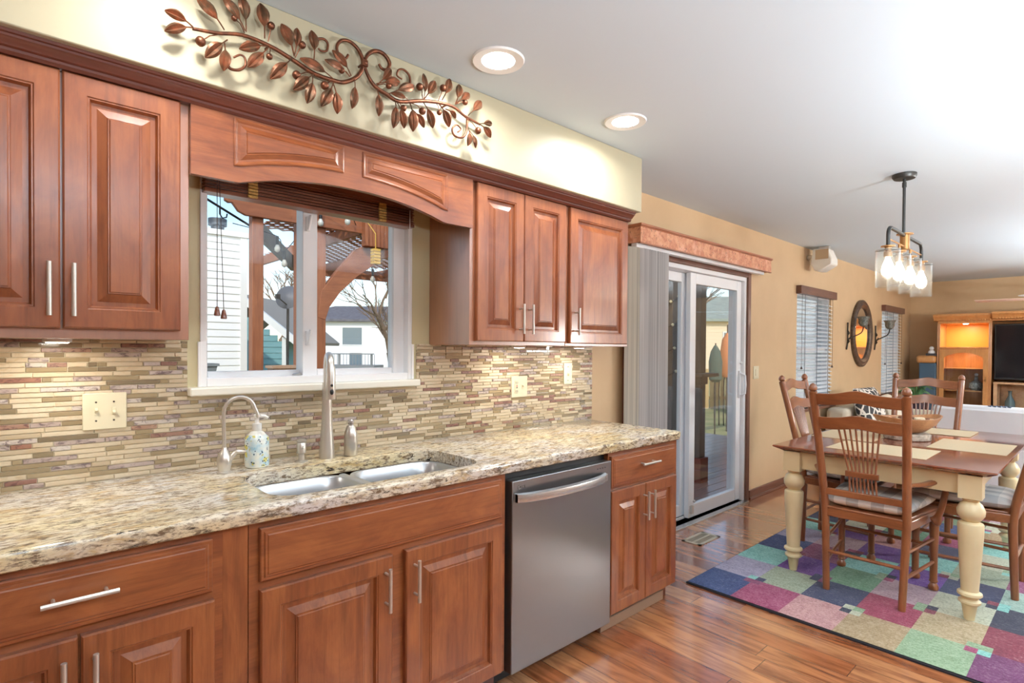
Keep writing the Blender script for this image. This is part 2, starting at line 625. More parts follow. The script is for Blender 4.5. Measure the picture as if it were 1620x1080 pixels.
mb = MB(); mb.lathe([(.018, 0), (.02, .003), (.016, .007), (.004, .01)], (.90, .055, 1.2375), 12); build(mb, 'sash_lock', M['nickel'], win)

# bamboo-brown blind drawn up under the valance
BZ = .018
bl = thing('wood_blind', 'dark brown wood slat blind drawn up at the kitchen window', 'blind', (.965, -.02, 1.9))
M['blind'] = wood('dark_blind_wood', (150, 96, 72), (122, 74, 56), (84, 50, 40), axis='x', rough=.3, coat=.4)
M['tape'] = plain('golden_tape', (206, 168, 92), .7, c2=(176, 132, 70), sc=120)
M['cordm'] = plain('dark_cord', (70, 52, 44), .7)
mb = MB(); mb.box(.532, 1.400, -.045, .03, 1.986, 2.02); build(mb, 'head_rail', M['blind'], bl, bev=.002)
for k in range(14):
    z = 1.904 + BZ + k * .0058
    mb = MB(); mb.box(.532 + .003 * (k % 2), 1.398 - .003 * ((k * 7) % 3), -.049 + .006 * (k % 2), .012, z, z + .0032)
    build(mb, 'slat', M['blind'], bl, bev=.0008)
mb = MB(); mb.box(.532, 1.4, -.046, .014, 1.886 + BZ, 1.901 + BZ); build(mb, 'bottom_rail', M['blind'], bl, bev=.002)
for xc in (.692, 1.232):
    mb = MB()
    for k in range(7):
        mb.box(xc - .017, xc + .017, -.056 - .002 * (k % 2), -.0465, 1.888 + BZ + k * .0115, 1.897 + BZ + k * .0115)
    build(mb, 'ladder_tape', M['tape'], bl, bev=.001)
for dx, zz in ((0, 1.492), (.022, 1.482)):
    mb = MB(); mb.tube([(.568 + dx * .3, -.062, 1.98), (.568 + dx, -.062, zz)], .0012, 6); cc = build(mb, 'pull_cord', M['cordm'], bl)
    mb = MB(); mb.lathe([(.002, .034), (.006, .03), (.0105, .006), (.0105, .002), (.008, 0)], (.568 + dx, -.062, zz - .03), 12); build(mb, 'tassel', M['blind'], cc)
mb = MB(); mb.tube([(1.366, -.06, 1.975), (1.367, -.06, 1.6), (1.366, -.055, 1.29), (1.372, -.05, 1.25), (1.366, -.05, 1.235)], .0015, 6); build(mb, 'tilt_cord', M['white_vinyl'], bl)

# ------------------------------------------------------------ cabinets
RINGS = [(0, .02), (0, .004), (.004, 0), (.052, 0), (.0545, .003), (.058, .003), (.060, .009), (.063, .0145), (.075, .0145), (.097, .006), (.0985, .003), (.1015, .003), (.104, .0005)]
DRAW = [(0, .02), (0, .008), (.003, .0055), (.010, .0055), (.013, .002), (.018, .002), (.021, 0)]
def panel(x0, x1, z0, z1, yf, R=RINGS):
    mb = MB()
    mb.rings([[(x0 + i, yf + d, z0 + i), (x1 - i, yf + d, z0 + i), (x1 - i, yf + d, z1 - i), (x0 + i, yf + d, z1 - i)] for i, d in R])
    return mb
def pull(parent, x, y, z, L=.14, vert=True):
    mb = MB()
    o = .032
    if vert:
        mb.tube([(x, y - o, z - L / 2), (x, y - o, z + L / 2)], .006, 12)
        for s in (-.048, .048):
            mb.tube([(x, y, z + s), (x, y - o, z + s)], .0042, 8)
    else:
        mb.tube([(x - L / 2, y - o, z), (x + L / 2, y - o, z)], .006, 12)
        for s in (-.048, .048):
            mb.tube([(x + s, y, z), (x + s, y - o, z)], .0042, 8)
    return build(mb, 'handle', M['nickel'], parent)
def cabinet(name, label, x0, x1, yb, yf, z0, z1, open_l=False):
    t = thing(name, label, 'cabinet', ((x0 + x1) / 2, (yb + yf) / 2, z0))
    mb = MB(); mb.box(x0, x1, yf, yb, z0, z1)
    build(mb, 'cabinet_body', M['cab_side'], t, bev=.0015)
    return t
def face_frame(t, x0, x1, yf, z0, z1, name='face_frame', mids=()):
    mb = MB(); frame(mb, x0, x1, z0, z1, yf - .002, yf, .03)
    return build(mb, name, M['cab_z'], t)
UF, UY = -.31, -.332
# upper left (three doors, the third beyond the left edge of view)
t = cabinet('wall_cabinet', 'cherry wall cabinet with raised panel doors left of the window', XL + .002, .424, -.001, UF, 1.372, 2.085)
for a, b, hx in ((-.45, -.165, None), (-.160, .1175, .0925), (.1225, .398, .1435)):
    d = build(panel(a, b, 1.40, 2.083, UY), 'door', M['cab_z'], t, ang=20)
    if hx: pull(d, hx, UY, 1.501)
# upper middle and right
t = cabinet('wall_cabinet', 'cherry double door wall cabinet between window and the end cabinet', 1.513, 2.138, -.001, UF, 1.368, 2.085)
for a, b, hx in ((1.541, 1.826, 1.797), (1.830, 2.122, 1.858)):
    d = build(panel(a, b, 1.386, 2.083, UY), 'door', M['cab_z'], t, ang=20)
    pull(d, hx, UY, 1.492)
t = cabinet('wall_cabinet', 'single door cherry wall cabinet nearest the patio door', 2.142, 2.68, -.001, UF, 1.368, 2.085)
d = build(panel(2.158, 2.652, 1.382, 2.083, UY), 'door', M['cab_z'], t, ang=20)
pull(d, 2.194, UY, 1.494)

# arched valance over the window
va = thing('arched_valance', 'arched cherry valance with two raised panels over the sink window', 'valance', (.965, -.32, 1.87))
def arch(x):
    a, b = .56, 1.36
    if x <= a or x >= b:
        return 1.876
    u = (x - (a + b) / 2) / ((b - a) / 2)
    return 1.876 + .058 * (1 - abs(u) ** 2.2)
N = 48
xs = [.4245 + (1.5125 - .4245) * i / N for i in range(N + 1)]
mb = MB()
poly = [(x, arch(x)) for x in xs] + [(1.5125, 2.0855), (.4245, 2.0855)]
v = []; f = []
for y in (-.332, -.312):
    for x in xs:
        v.append((x, y, arch(x)))
    for x in xs:
        v.append((x, y, 2.0855))
n = N + 1
for i in range(N):
    f += [(i, i + 1, n + i + 1, n + i), (2 * n + i, 2 * n + n + i, 3 * n + i + 1, 2 * n + i + 1), (i, 2 * n + i, 2 * n + i + 1, i + 1), (n + i, n + i + 1, 3 * n + i + 1, 3 * n + i)]
f += [(0, n, 3 * n, 2 * n), (N, 2 * n + N, 3 * n + N, n + N)]
mb.add(v, f)
build(mb, 'valance_board', M['cab_x'], va, ang=30)
def arched_panel(x0, x1):
    mb = MB()
    loops = []
    for i, d in [(0, .0), (0, -.004), (.004, -.006), (.009, -.004), (.013, -.001), (.02, -.001), (.034, -.008), (.037, -.0065), (.040, -.009)]:
        k = 16
        bt = [(x0 + i + (x1 - x0 - 2 * i) * j / k) for j in range(k + 1)]
        L = [(x, -.3318 + d, arch(x) + .05 + i) for x in bt] + [(x, -.3318 + d, 2.078 - i) for x in bt[::-1]]
        loops.append(L)
    mb.rings(loops)
    return mb
for a, b in ((.545, .915), (.99, 1.378)):
    build(arched_panel(a, b), 'raised_panel', M['cab_x'], va, ang=20)

# base cabinets
BF, BY = -.625, -.646
def base(label, x0, x1):
    t = thing('base_cabinet', label, 'cabinet', ((x0 + x1) / 2, -.31, 0))
    mb = MB()
    mb.box(x0, x0 + .018, BF, -.008, .09, .868); mb.box(x1 - .018, x1, BF, -.008, .09, .868)
    mb.box(x0 + .018, x1 - .018, BF, BF + .02, .09, .868); mb.box(x0 + .018, x1 - .018, BF + .02, -.008, .09, .108); mb.box(x0 + .018, x1 - .018, -.014, -.008, .108, .868)
    build(mb, 'cabinet_body', M['cab_x'], t)
    mb = MB(); mb.box(x0, x1, -.565, -.05, 0, .0895)
    build(mb, 'toe_kick', M['cab_dark'], t)
    return t
t = base('cherry base cabinet with a wide drawer at the left end of the counter', XL + .002, .434)
for a, b, hx in ((-.76, -.16, -.46), (-.145, .407, .131)):
    d = build(panel(a, b, .711, .850, BY, DRAW), 'drawer', M['cab_x'], t, ang=20)
    pull(d, hx, BY, .788, .14, False)
for a, b, hx in ((-.76, -.46, -.49), (-.457, -.16, -.43), (-.155, .127, .1), (.133, .411, .157)):
    d = build(panel(a, b, .10, .690, BY), 'door', M['cab_z'], t, ang=20)
    pull(d, hx, BY, .585)
mb = MB(); mb.box(.4345, .4995, -.622, -.05, .09, .868); build(mb, 'filler_strip', M['cab_z'], t, bev=.001)
t = base('cherry sink base cabinet with two doors and a plain false front', .5, 1.448)
build(panel(.526, 1.419, .701, .850, BY, DRAW), 'false_front', M['cab_x'], t, ang=20)
for a, b, hx in ((.526, .940, .912), (.990, 1.421, 1.021)):
    d = build(panel(a, b, .10, .678, BY), 'door', M['cab_z'], t, ang=20)
    pull(d, hx, BY, .577)
t = base('narrow cherry base cabinet at the counter end beside the dishwasher', 2.098, 2.70)
d = build(panel(2.108, 2.664, .698, .848, BY, DRAW), 'drawer', M['cab_x'], t, ang=20)
pull(d, 2.39, BY, .788, .15, False)
for a, b, hx in ((2.104, 2.383, 2.364), (2.387, 2.672, 2.418)):
    d = build(panel(a, b, .10, .684, BY), 'door', M['cab_z'], t, ang=20)
    pull(d, hx, BY, .578)
mb = MB(); mb.box(2.098, 2.64, -.59, -.566, .0, .05); build(mb, 'kick_plate', plain('tan_kick_plate', (150, 120, 96), .5), t, bev=.003)

# dishwasher
dw = thing('dishwasher', 'stainless steel dishwasher with a bowed bar handle under the counter', 'dishwasher', (1.78, -.33, 0))
M['dw'] = NT('brushed_stainless')
_t = M['dw']; _v = _t.coord('Object', (1, 1, 60))
_n = _t.noise(_v, 8, 4)
_t.set('Base Color', lin((146, 148, 150))); _t.set('Metallic', .9)
_t.set('Roughness', _t.math('ADD', .26, _t.math('MULTIPLY', _n, .08)))
_t.set('Anisotropic', .5)
M['dw'] = _t.mat
mb = MB(); mb.box(1.4485, 2.0975, -.60, -.02, .07, .868); build(mb, 'tub_housing', M['black'], dw)
mb = MB(); mb.box(1.455, 2.09, -.55, -.10, 0, .07); build(mb, 'kick_space', M['black'], dw)
mb = MB(); mb.box(1.4665, 2.0945, -.648, -.602, .072, .834); door = build(mb, 'door', M['dw'], dw, bev=.004)
mb = MB()
loops = []
for k in range(21):
    u = k / 20
    x = 1.478 + u * (2.04 - 1.478)
    bow = .012 + .045 * (1 - (2 * u - 1) ** 2) ** .6
    yb = -.648 - bow
    zc = .768
    t2 = .010 if 0 < k < 20 else .007
    hh = .019
    loops.append([(x, yb + t2, zc - hh), (x, yb - t2 * .6, zc - hh * .8), (x, yb - t2, zc), (x, yb - t2 * .6, zc + hh * .8), (x, yb + t2, zc + hh)])
mb.rings(loops)
mb.box(1.478, 1.492, -.668, -.647, .752, .784); mb.box(2.026, 2.04, -.668, -.647, .752, .784)
build(mb, 'handle', M['steel'], door, ang=30)
mb = MB(); mb.lathe([(.0085, 0), (.0085, .0008)], (1.502, -.6490, .806), 20, axis='y')
mb.tube([(1.502 + .0062 * math.cos(a), -.6500, .806 + .0062 * math.sin(a)) for a in [i * PI / 10 for i in range(3, 20)]], .0011, 5, m=1)
mb.bar((1.502, -.6498, .8095), (1.502, -.6498, .803), .0015, .0008, (0, 1, 0), m=1)
mb.bar((1.502, -.6498, .803), (1.5055, -.6498, .803), .0015, .0008, (0, 1, 0), m=1)
build(mb, 'round_badge', [plain('badge_dark', (40, 40, 42), .4), plain('badge_light', (210, 210, 210), .35, 1.0)], door)
mb = MB()
for a, b in (((1.5185, .811), (1.5185, .801)), ((1.5185, .8015), (1.5245, .8015)), ((1.5285, .811), (1.5285, .8015)), ((1.5285, .8105), (1.5355, .8105)), ((1.5285, .8015), (1.5355, .8015)), ((1.535, .8015), (1.535, .8065)), ((1.5315, .806), (1.5355, .806))):
    mb.bar((a[0], -.6484, a[1]), (b[0], -.6484, b[1]), .0018, .001, (0, 1, 0))
for k in range(4):
    mb.box(1.99 + k * .018, 1.997 + k * .018, -.6488, -.648, .806, .811)
build(mb, 'marking', plain('marking_grey', (70, 70, 74), .5), door)

# ------------------------------------------------------------ countertop with sink cut-out
def rrect(x0, x1, y0, y1, r, z, n=6):
    L = []
    for cx, cy, a0 in ((x1 - r, y1 - r, 0), (x0 + r, y1 - r, 90), (x0 + r, y0 + r, 180), (x1 - r, y0 + r, 270)):
        for k in range(n + 1):
            a = math.radians(a0 + 90 * k / n)
            L.append((cx + r * math.cos(a), cy + r * math.sin(a), z))
    return L
SX0, SX1, SY0, SY1 = .588, 1.376, -.592, -.210
bm = bmesh.new()
def loop(pts):
    vs_ = [bm.verts.new(p) for p in pts]
    return vs_
def bridge(a, b):
    n = len(a)
    for i in range(n):
        bm.faces.new((a[i], a[(i + 1) % n], b[(i + 1) % n], b[i]))
X0, X1, Y0, Y1 = XL + .001, 2.712, -.652, -.0065
def outer(i, z):
    return loop([(X0, Y1, z), (X0, Y0 + i, z), (X1 - i - .02, Y0 + i, z), (X1 - i - .006, Y0 + i + .006, z), (X1 - i, Y0 + i + .02, z), (X1 - i, Y1, z)])
oL = [outer(i, z) for i, z in ((.010, .914), (.004, .912), (.001, .907), (0, .900), (.001, .885), (.004, .872), (.008, .8685))]
for a, b in zip(oL, oL[1:]):
    bridge(a, b)
hL = [loop(rrect(SX0 + i, SX1 - i, SY0 + i, SY1 - i, .09, z)) for i, z in ((-.004, .914), (-.001, .9125), (0, .909), (0, .8685))]
for a, b in zip(hL, hL[1:]):
    bridge(a, b)
for o_, h_ in ((oL[0], hL[0]), (oL[-1], hL[-1])):
    es = []
    for L in (o_, h_):
        for i in range(len(L)):
            e = bm.edges.get((L[i], L[(i + 1) % len(L)]))
            es.append(e)
    bmesh.ops.triangle_fill(bm, use_beauty=True, use_dissolve=False, edges=es)
bmesh.ops.recalc_face_normals(bm, faces=bm.faces)
me = bpy.data.meshes.new('countertop')
bm.to_mesh(me); bm.free()
me.materials.append(M['granite'])
me.polygons.foreach_set('use_smooth', [True] * len(me.polygons))
me.set_sharp_from_angle(angle=math.radians(30))
o = bpy.data.objects.new('countertop', me); C.objects.link(o)
tag(o, 'speckled cream and brown granite countertop running along the window wall', 'countertop')

# ------------------------------------------------------------ sink
sk = thing('sink', 'stainless steel undermount sink with two bowls below the window', 'sink', (.985, -.4, .66))
def bowl(x0, x1, y0, y1, dep):
    mb = MB()
    L = [rrect(x0 + i, x1 - i, y0 + i, y1 - i, r, z) for i, r, z in ((-.012, .085, .8675), (0, .08, .8675), (.003, .08, .864), (.006, .08, .80), (.012, .075, .867 - dep + .03), (.03, .06, .867 - dep + .006), (.06, .04, .867 - dep))]
    mb.rings(L, cap0=False)
    return mb
M['sinksteel'] = plain('sink_steel', (196, 200, 204), .28, .8)
b1 = build(bowl(.602, .952, -.58, -.226, .20), 'bowl', M['sinksteel'], sk, ang=60)
b2 = build(bowl(.982, 1.362, -.58, -.226, .20), 'bowl', M['sinksteel'], sk, ang=60)
for b, xc in ((b1, .785), (b2, 1.17)):
    mb = MB(); mb.lathe([(.043, 0), (.045, .002), (.040, .004), (.030, .002), (.028, -.003), (0, -.003)], (xc, -.38, .6675), 20)
    build(mb, 'drain', M['steel'], b)
mb = MB(); mb.tube([(.967, -.222, .863), (.967, -.4, .863), (.967, -.576, .863)], .0145, 10, flat=.35); build(mb, 'divider', M['sinksteel'], sk)

# ------------------------------------------------------------ faucets and things on the counter
ZC = .9142
fa = thing('kitchen_faucet', 'tall brushed steel pull-down kitchen faucet behind the sink', 'faucet', (.952, -.117, ZC))
mb = MB(); mb.lathe([(.030, 0), (.030, .004), (.029, .03), (.024, .09), (.020, .15), (.0185, .22), (.018, .30)], (.952, -.117, ZC), 20)
build(mb, 'faucet_body', M['nickel'], fa)
d = Vector((-.30, -.95, 0)).normalized()
pts = [Vector((.952, -.117, ZC + .285))]
R_ = .052
for k in range(13):
    a = PI * k / 12
    pts.append(Vector((.952, -.117, ZC + .355)) + d * (R_ - R_ * math.cos(a)) + Vector((0, 0, R_ * math.sin(a))))
mb = MB(); mb.tube(pts, .0145, 14); build(mb, 'spout', M['nickel'], fa)
e0 = pts[-1]
mb = MB(); mb.lathe([(.0145, .0), (.0175, -.01), (.0185, -.08), (.0195, -.125), (.019, -.128), (.006, -.128)], tuple(e0 + Vector((0, 0, .015))), 18)
sh = build(mb, 'spray_head', M['nickel'], fa)
mb = MB(); mb.sphere(tuple(e0 + d * .018 + Vector((0.003, 0, -.06))), .0055, 10); mb.sphere(tuple(e0 + d * .018 + Vector((0.003, 0, -.085))), .0075, 10, sz=1.5); build(mb, 'button', M['black'], sh)

tp = thing('water_tap', 'slim gooseneck filtered water tap left of the soap bottle', 'tap', (.57, -.142, ZC))
mb = MB(); mb.lathe([(.024, 0), (.024, .004), (.018, .008), (.023, .03), (.024, .045), (.017, .07), (.009, .082), (.008, .09)], (.57, -.142, ZC), 18); tb = build(mb, 'tap_body', M['nickel'], tp)
pts = [(.57, -.142, ZC + .08), (.568, -.142, ZC + .19)]
for k in range(11):
    a = PI * .92 * k / 10
    pts.append((.568 + .05 - .05 * math.cos(a), -.142 - .012 * k / 10, ZC + .21 + .052 * math.sin(a)))
pts.append((.677, -.157, ZC + .195))
mb = MB(); mb.tube(pts, .0065, 10); mb.tube([pts[-1], (.68, -.158, ZC + .188)], .008, 10); build(mb, 'gooseneck', M['nickel'], tp)
mb = MB(); mb.tube([(.585, -.15, ZC + .045), (.60, -.155, ZC + .068), (.606, -.158, ZC + .073), (.634, -.165, ZC + .07)], [.008, .009, .008, .004], 10); build(mb, 'lever', M['nickel'], tp)

def soap_mat():
    t = NT('floral_bottle_print')
    v = t.coord('Object', (1, 1, 1))
    sp = t.n('SeparateXYZ'); t.put(sp.inputs[0], v)
    vo = t.n('TexVoronoi'); t.put(vo.inputs['Vector'], v); vo.inputs['Scale'].default_value = 46
    vo2 = t.n('TexVoronoi'); t.put(vo2.inputs['Vector'], v); vo2.inputs['Scale'].default_value = 120
    col = t.ramp(t.noise(v, 26, 3), [(0.4, (234, 238, 228)), (0.55, (206, 226, 230)), (0.68, (150, 196, 214))])
    fl = t.math('MULTIPLY', t.math('LESS_THAN', vo.outputs['Distance'], .42), t.math('GREATER_THAN', t.noise(v, 20, 1), .5))
    col = t.mix(fl, col, lin((218, 212, 120)))
    lf = t.math('MULTIPLY', t.math('LESS_THAN', vo2.outputs['Distance'], .33), t.math('GREATER_THAN', t.noise(v, 34, 1), .56))
    col = t.mix(lf, col, lin((40, 74, 100)))
    inb = t.math('MULTIPLY', t.math('GREATER_THAN', sp.outputs[2], .006), t.math('LESS_THAN', sp.outputs[2], .118))
    col = t.mix(inb, lin((236, 238, 230)), col)
    t.set('Base Color', col); t.set('Roughness', .25)
    return t.mat
so = thing('soap_bottle', 'white floral printed soap bottle with a pump top behind the sink', 'soap bottle', (.69, -.107, ZC))
mb = MB(); mb.lathe([(.036, 0), (.0405, .004), (.0415, .01), (.0415, .10), (.039, .108), (.022, .128), (.015, .132), (.015, .134)], (.69, -.107, ZC), 26); build(mb, 'bottle', soap_mat(), so)
mb = MB(); mb.lathe([(.0155, .132), (.0165, .134), (.0165, .158), (.008, .16), (.007, .178), (.011, .18), (.011, .19), (.004, .194)], (.69, -.107, ZC), 18)
mb.tube([(.69, -.107, ZC + .186), (.715, -.118, ZC + .184), (.725, -.122, ZC + .177)], [.008, .006, .004], 10)
build(mb, 'pump', plain('white_plastic', (240, 240, 236), .35), so)

sd = thing('soap_dispenser', 'short steel built-in soap pump between soap bottle and faucet', 'soap dispenser', (.847, -.125, ZC))
mb = MB(); mb.lathe([(.024, 0), (.024, .003), (.012, .007), (.011, .03), (.017, .034), (.0175, .07), (.015, .074)], (.847, -.125, ZC), 18); build(mb, 'body', M['nickel'], sd)
mb = MB(); mb.lathe([(.012, .072), (.018, .078), (.018, .084), (.012, .087)], (.847, -.125, ZC), 18); mb.sphere((.845, -.144, ZC + .056), .0045, 8, sz=1.2); build(mb, 'pump_head', M['nickel'], sd)

sb = thing('steel_bottle', 'small brushed steel bottle with a narrow neck right of the faucet', 'bottle', (1.047, -.13, ZC))
mb = MB(); mb.lathe([(.025, 0), (.0265, .003), (.0265, .07), (.0262, .072), (.0265, .074), (.024, .095), (.016, .118), (.013, .122)], (1.047, -.13, ZC), 20); build(mb, 'bottle', M['nickel'], sb)
mb = MB(); mb.lathe([(.011, .122), (.011, .13), (.0135, .132), (.0135, .142), (.010, .146), (.002, .147)], (1.047, -.13, ZC), 18); build(mb, 'cap', M['steel'], sb)

# ------------------------------------------------------------ plates on the tiles
def plate(name, label, cat, x0, x1, z0, z1, y=-.0106):
    t = thing(name, label, cat, ((x0 + x1) / 2, y, z0))
    mb = MB(); mb.box(x0, x1, y - .006, y, z0, z1); build(mb, 'cover_plate', M['ivory'], t, bev=.0025)
    return t
def screws(t, pts, y):
    mb = MB()
    for a, b in pts:
        mb.lathe([(.003, 0), (.003, -.0015)], (a, y, b), 8, axis='y')
    build(mb, 'screw', M['ivory_dark'], t)
t = plate('switch_plate', 'ivory double toggle switch plate left of the window', 'light switch', .19, .307, 1.082, 1.2)
for k, xx in enumerate((.225, .272)):
    mb = MB(); mb.box(xx - .005, xx + .005, -.0185, -.0166, 1.129, 1.153); mb.bar((xx, -.0166, 1.141), (xx, -.027, 1.141 + (-.008 if k else .008)), .008, .010); build(mb, 'toggle', M['ivory'], t, bev=.001)
screws(t, [(a, b) for a in (.225, .272) for b in (1.111, 1.171)], -.0164)
t = plate('outlet_plate', 'ivory plate with a socket and red reset button plus a toggle', 'outlet', 2.04, 2.16, 1.086, 1.202)
mb = MB(); mb.box(2.062, 2.092, -.0185, -.0166, 1.11, 1.178); build(mb, 'socket', M['ivory'], t, bev=.001)
mb = MB()
for z in (1.12, 1.167):
    mb.box(2.069, 2.072, -.0192, -.0184, z - .005, z + .005); mb.box(2.081, 2.084, -.0192, -.0184, z - .005, z + .005); mb.box(2.0755, 2.079, -.0192, -.0184, z - .011, z - .007)
mb.box(2.072, 2.083, -.0194, -.0184, 1.137, 1.142); build(mb, 'slots', M['ivory_dark'], t)
mb = MB(); mb.box(2.072, 2.083, -.0194, -.0184, 1.146, 1.151); build(mb, 'reset_button', plain('red_button', (190, 40, 36), .4), t)
mb = MB(); mb.box(2.116, 2.126, -.0185, -.0166, 1.132, 1.156); mb.bar((2.121, -.0166, 1.144), (2.121, -.027, 1.151), .008, .010); build(mb, 'toggle', M['ivory'], t, bev=.001)
t = plate('switch_plate', 'ivory single toggle switch plate at the right end of the tiles', 'light switch', 2.463, 2.536, 1.142, 1.27)
mb = MB(); mb.box(2.494, 2.504, -.0185, -.0166, 1.194, 1.218); mb.bar((2.499, -.0166, 1.206), (2.499, -.027, 1.199), .008, .010); build(mb, 'toggle', M['ivory'], t, bev=.001)
screws(t, [(2.499, 1.165), (2.499, 1.247)], -.0164)
t = plate('switch_plate', 'cream switch plate on the tan wall right of the patio door', 'light switch', 5.05, 5.16, 1.09, 1.208, -.0002)
mb = MB(); mb.box(5.085, 5.125, -.010, -.006, 1.12, 1.178); build(mb, 'rocker', M['ivory'], t, bev=.001)

# ------------------------------------------------------------ room lamps and added fill lamps
def downlight(x, y, label, power, group='recessed ceiling lights'):
    t = thing('recessed_light', label, 'ceiling light', (x, y, H - .012), group)
    mb = MB(); prof = [(.062, H - .0005), (.064, H - .004), (.096, H - .007), (.1, H - .0005)]
    mb.rings([[(x + r * math.cos(2 * PI * k / 32), y + r * math.sin(2 * PI * k / 32), z) for k in range(32)] for r, z in prof], cap0=False, cap1=False, closed=True)
    build(mb, 'trim_ring', M['white_trim'], t)
    mb = MB(); mb.lathe([(.0, H - .002), (.061, H - .002), (.061, H - .0035), (0, H - .0035)], (x, y, 0), 28); build(mb, 'lens', M['light'], t)
    lamp('recessed_lamp', 'AREA', (x, y, H - .009), power, (1, .985, .96), .118, parent=t, spread=2.9)
    return t
P_DL = 4.2
downlight(1.384, -.642, 'recessed ceiling light above the sink, nearer the metal branch', P_DL)
downlight(2.195, -.636, 'recessed ceiling light farther from the metal branch, toward the patio door', P_DL)
downlight(.35, -.70, 'extra recessed ceiling light out of view above the left end of the counter', P_DL)  # extra can above the view, added for fill
for x, y, z, lb, pw in ((.2, -3.6, 1.4, 'added torchiere out of view, brightening the kitchen ceiling', 125), (3.0, -3.5, 1.4, 'added torchiere out of view, brightening the dining ceiling', 140), (7.6, -3.4, 1.55, 'added torchiere out of view, brightening the living room', 120)):  # uplights added outside the view to brighten ceiling and room
    t = thing('added_torchiere', lb, 'floor lamp', (x, y, 0))
    mb = MB(); mb.tube([(x, y, .02), (x, y, z - .12)], .013, 10); mb.lathe([(.14, 0), (.14, .015), (.05, .03), (.013, .04)], (x, y, 0), 24); build(mb, 'pole', M['black'], t)
    mb = MB(); mb.lathe([(.02, z - .13), (.14, z - .10), (.22, z - .02), (.24, z + .06), (.235, z + .06), (.21, z - .015), (.13, z - .09), (.02, z - .12)], (x, y, 0), 28); build(mb, 'bowl', M['white_trim'], t)
    lamp('fill_uplight', 'AREA', (x, y, z + .05), pw, (.88, .95, 1.0), .40, rot=(PI, 0, 0), parent=t)
t = thing('added_drum_lamp', 'added drum shade lamp out of view, brightening the dining area', 'floor lamp', (6.2, -3.95, 0))  # glowing drum added outside the view as fill for the dining area
mb = MB(); mb.lathe([(.15, 0), (.15, .015), (.02, .03), (.012, .04), (.012, 1.36)], (6.2, -3.95, 0), 20); build(mb, 'stand', M['black'], t)
mb = MB(); mb.lathe([(.20, 1.35), (.20, 1.65)], (6.2, -3.95, 0), 28); build(mb, 'drum_shade', emit('drum_fill_glow', (1, .97, .93), 72), t)
for k, (x, y, lb) in enumerate(((.12, -.17, 'under-cabinet puck light left of the window'), (1.96, -.16, 'under-cabinet puck light under the double door cabinet'), (2.43, -.16, 'under-cabinet puck light under the end cabinet'))):
    t = thing('puck_light', lb, 'puck light', (x, y, 1.36), 'under-cabinet lights')
    zb = 1.3715 if k == 0 else 1.3675
    mb = MB(); mb.lathe([(.034, zb), (.034, zb - .008), (.028, zb - .010)], (x, y, 0), 20); build(mb, 'housing', M['white_trim'], t)
    mb = MB(); mb.lathe([(0, zb - .0095), (.027, zb - .0095), (.025, zb - .012), (0, zb - .012)], (x, y, 0), 18); build(mb, 'lens', emit('puck_lens', (1, .95, .85), 14), t)
    lamp('puck_lamp', 'AREA', (x, y, zb - .014), .8, (1, .93, .8), .05, parent=t)
# ------------------------------------------------------------ metal branch on the soffit (x, z in mm)
VSTEM=[[(408,2264),(421,2267),(473,2277),(543,2298),(623,2295),(691,2279),(763,2258),(831,2257),(871,2264),(915,2294),(937,2328),(941,2356),(935,2377),(919,2398),(890,2410),(862,2403),(845,2378),(850,2354),(874,2346),(886,2363)],[(944,2357),(957,2320),(987,2287),(1031,2274),(1085,2263),(1181,2294),(1261,2312),(1335,2317),(1391,2298),(1471,2285)],[(942,2345),(956,2385),(986,2411),(1021,2412),(1044,2389),(1035,2362),(1013,2358),(1001,2370)]]
VTEND=[[(500,2198),(509,2185),(533,2190),(551,2209),(549,2232),(536,2236),(518,2222)],[(767,2370),(796,2383),(812,2373),(808,2348),(789,2341),(779,2346)],[(1134,2331),(1132,2371),(1108,2387),(1085,2379),(1078,2357),(1099,2350)],[(1407,2294),(1402,2239),(1380,2207),(1342,2206),(1331,2229),(1352,2251),(1374,2241),(1358,2223)]]
VLEAF=[(410,2266,337,2283),(410,2266,337,2226),(491,2291,416,2353),(549,2311,485,2385),(552,2309,536,2411),(606,2310,591,2410),(698,2288,655,2373),(698,2292,705,2379),(763,2301,752,2390),(500,2266,438,2189),(491,2253,488,2168),(616,2290,530,2248),(616,2283,555,2201),(691,2279,621,2189),(831,2259,714,2286),(763,2254,693,2178),(759,2246,738,2148),(891,2288,797,2311),(895,2291,823,2352),(831,2248,786,2153),(831,2241,842,2144),(907,2284,895,2177),(996,2294,1048,2365),(991,2296,1085,2331),(991,2285,998,2181),(1044,2278,1146,2339),(1128,2276,1049,2279),(1067,2265,1058,2155),(1076,2256,1104,2167),(1130,2272,1142,2165),(1137,2250,1191,2193),(1190,2295,1187,2397),(1190,2299,1240,2386),(1190,2291,1231,2202),(1277,2325,1311,2418),(1261,2308,1309,2227),(1293,2296,1341,2271),(1341,2328,1356,2411),(1346,2334,1407,2392),(1407,2303,1470,2380),(1459,2286,1525,2243),(1459,2282,1531,2302),(1408,2250,1403,2177),(1414,2243,1443,2178)]
VBERRY=[(426,2230,14,473,2272),(516,2333,9,549,2307),(623,2353,12,618,2307),(721,2330,12,702,2286),(618,2256,10,623,2292),(703,2227,14,763,2258),(797,2224,14,831,2254),(856,2295,11,891,2290),(1037,2301,11,996,2294),(1099,2239,12,1062,2264),(1169,2340,14,1190,2303),(1181,2252,14,1137,2274),(1277,2370,14,1261,2316),(1259,2269,10,1251,2309),(1385,2348,12,1346,2331),(1454,2252,14,1391,2294)]
M['copper'] = plain('patinated_copper', (128, 78, 54), .4, .75, c2=(88, 56, 42), sc=40)
M['copper_leaf'] = plain('copper_leaf', (146, 92, 66), .42, .6, c2=(92, 74, 56), sc=34)
YV = -.425
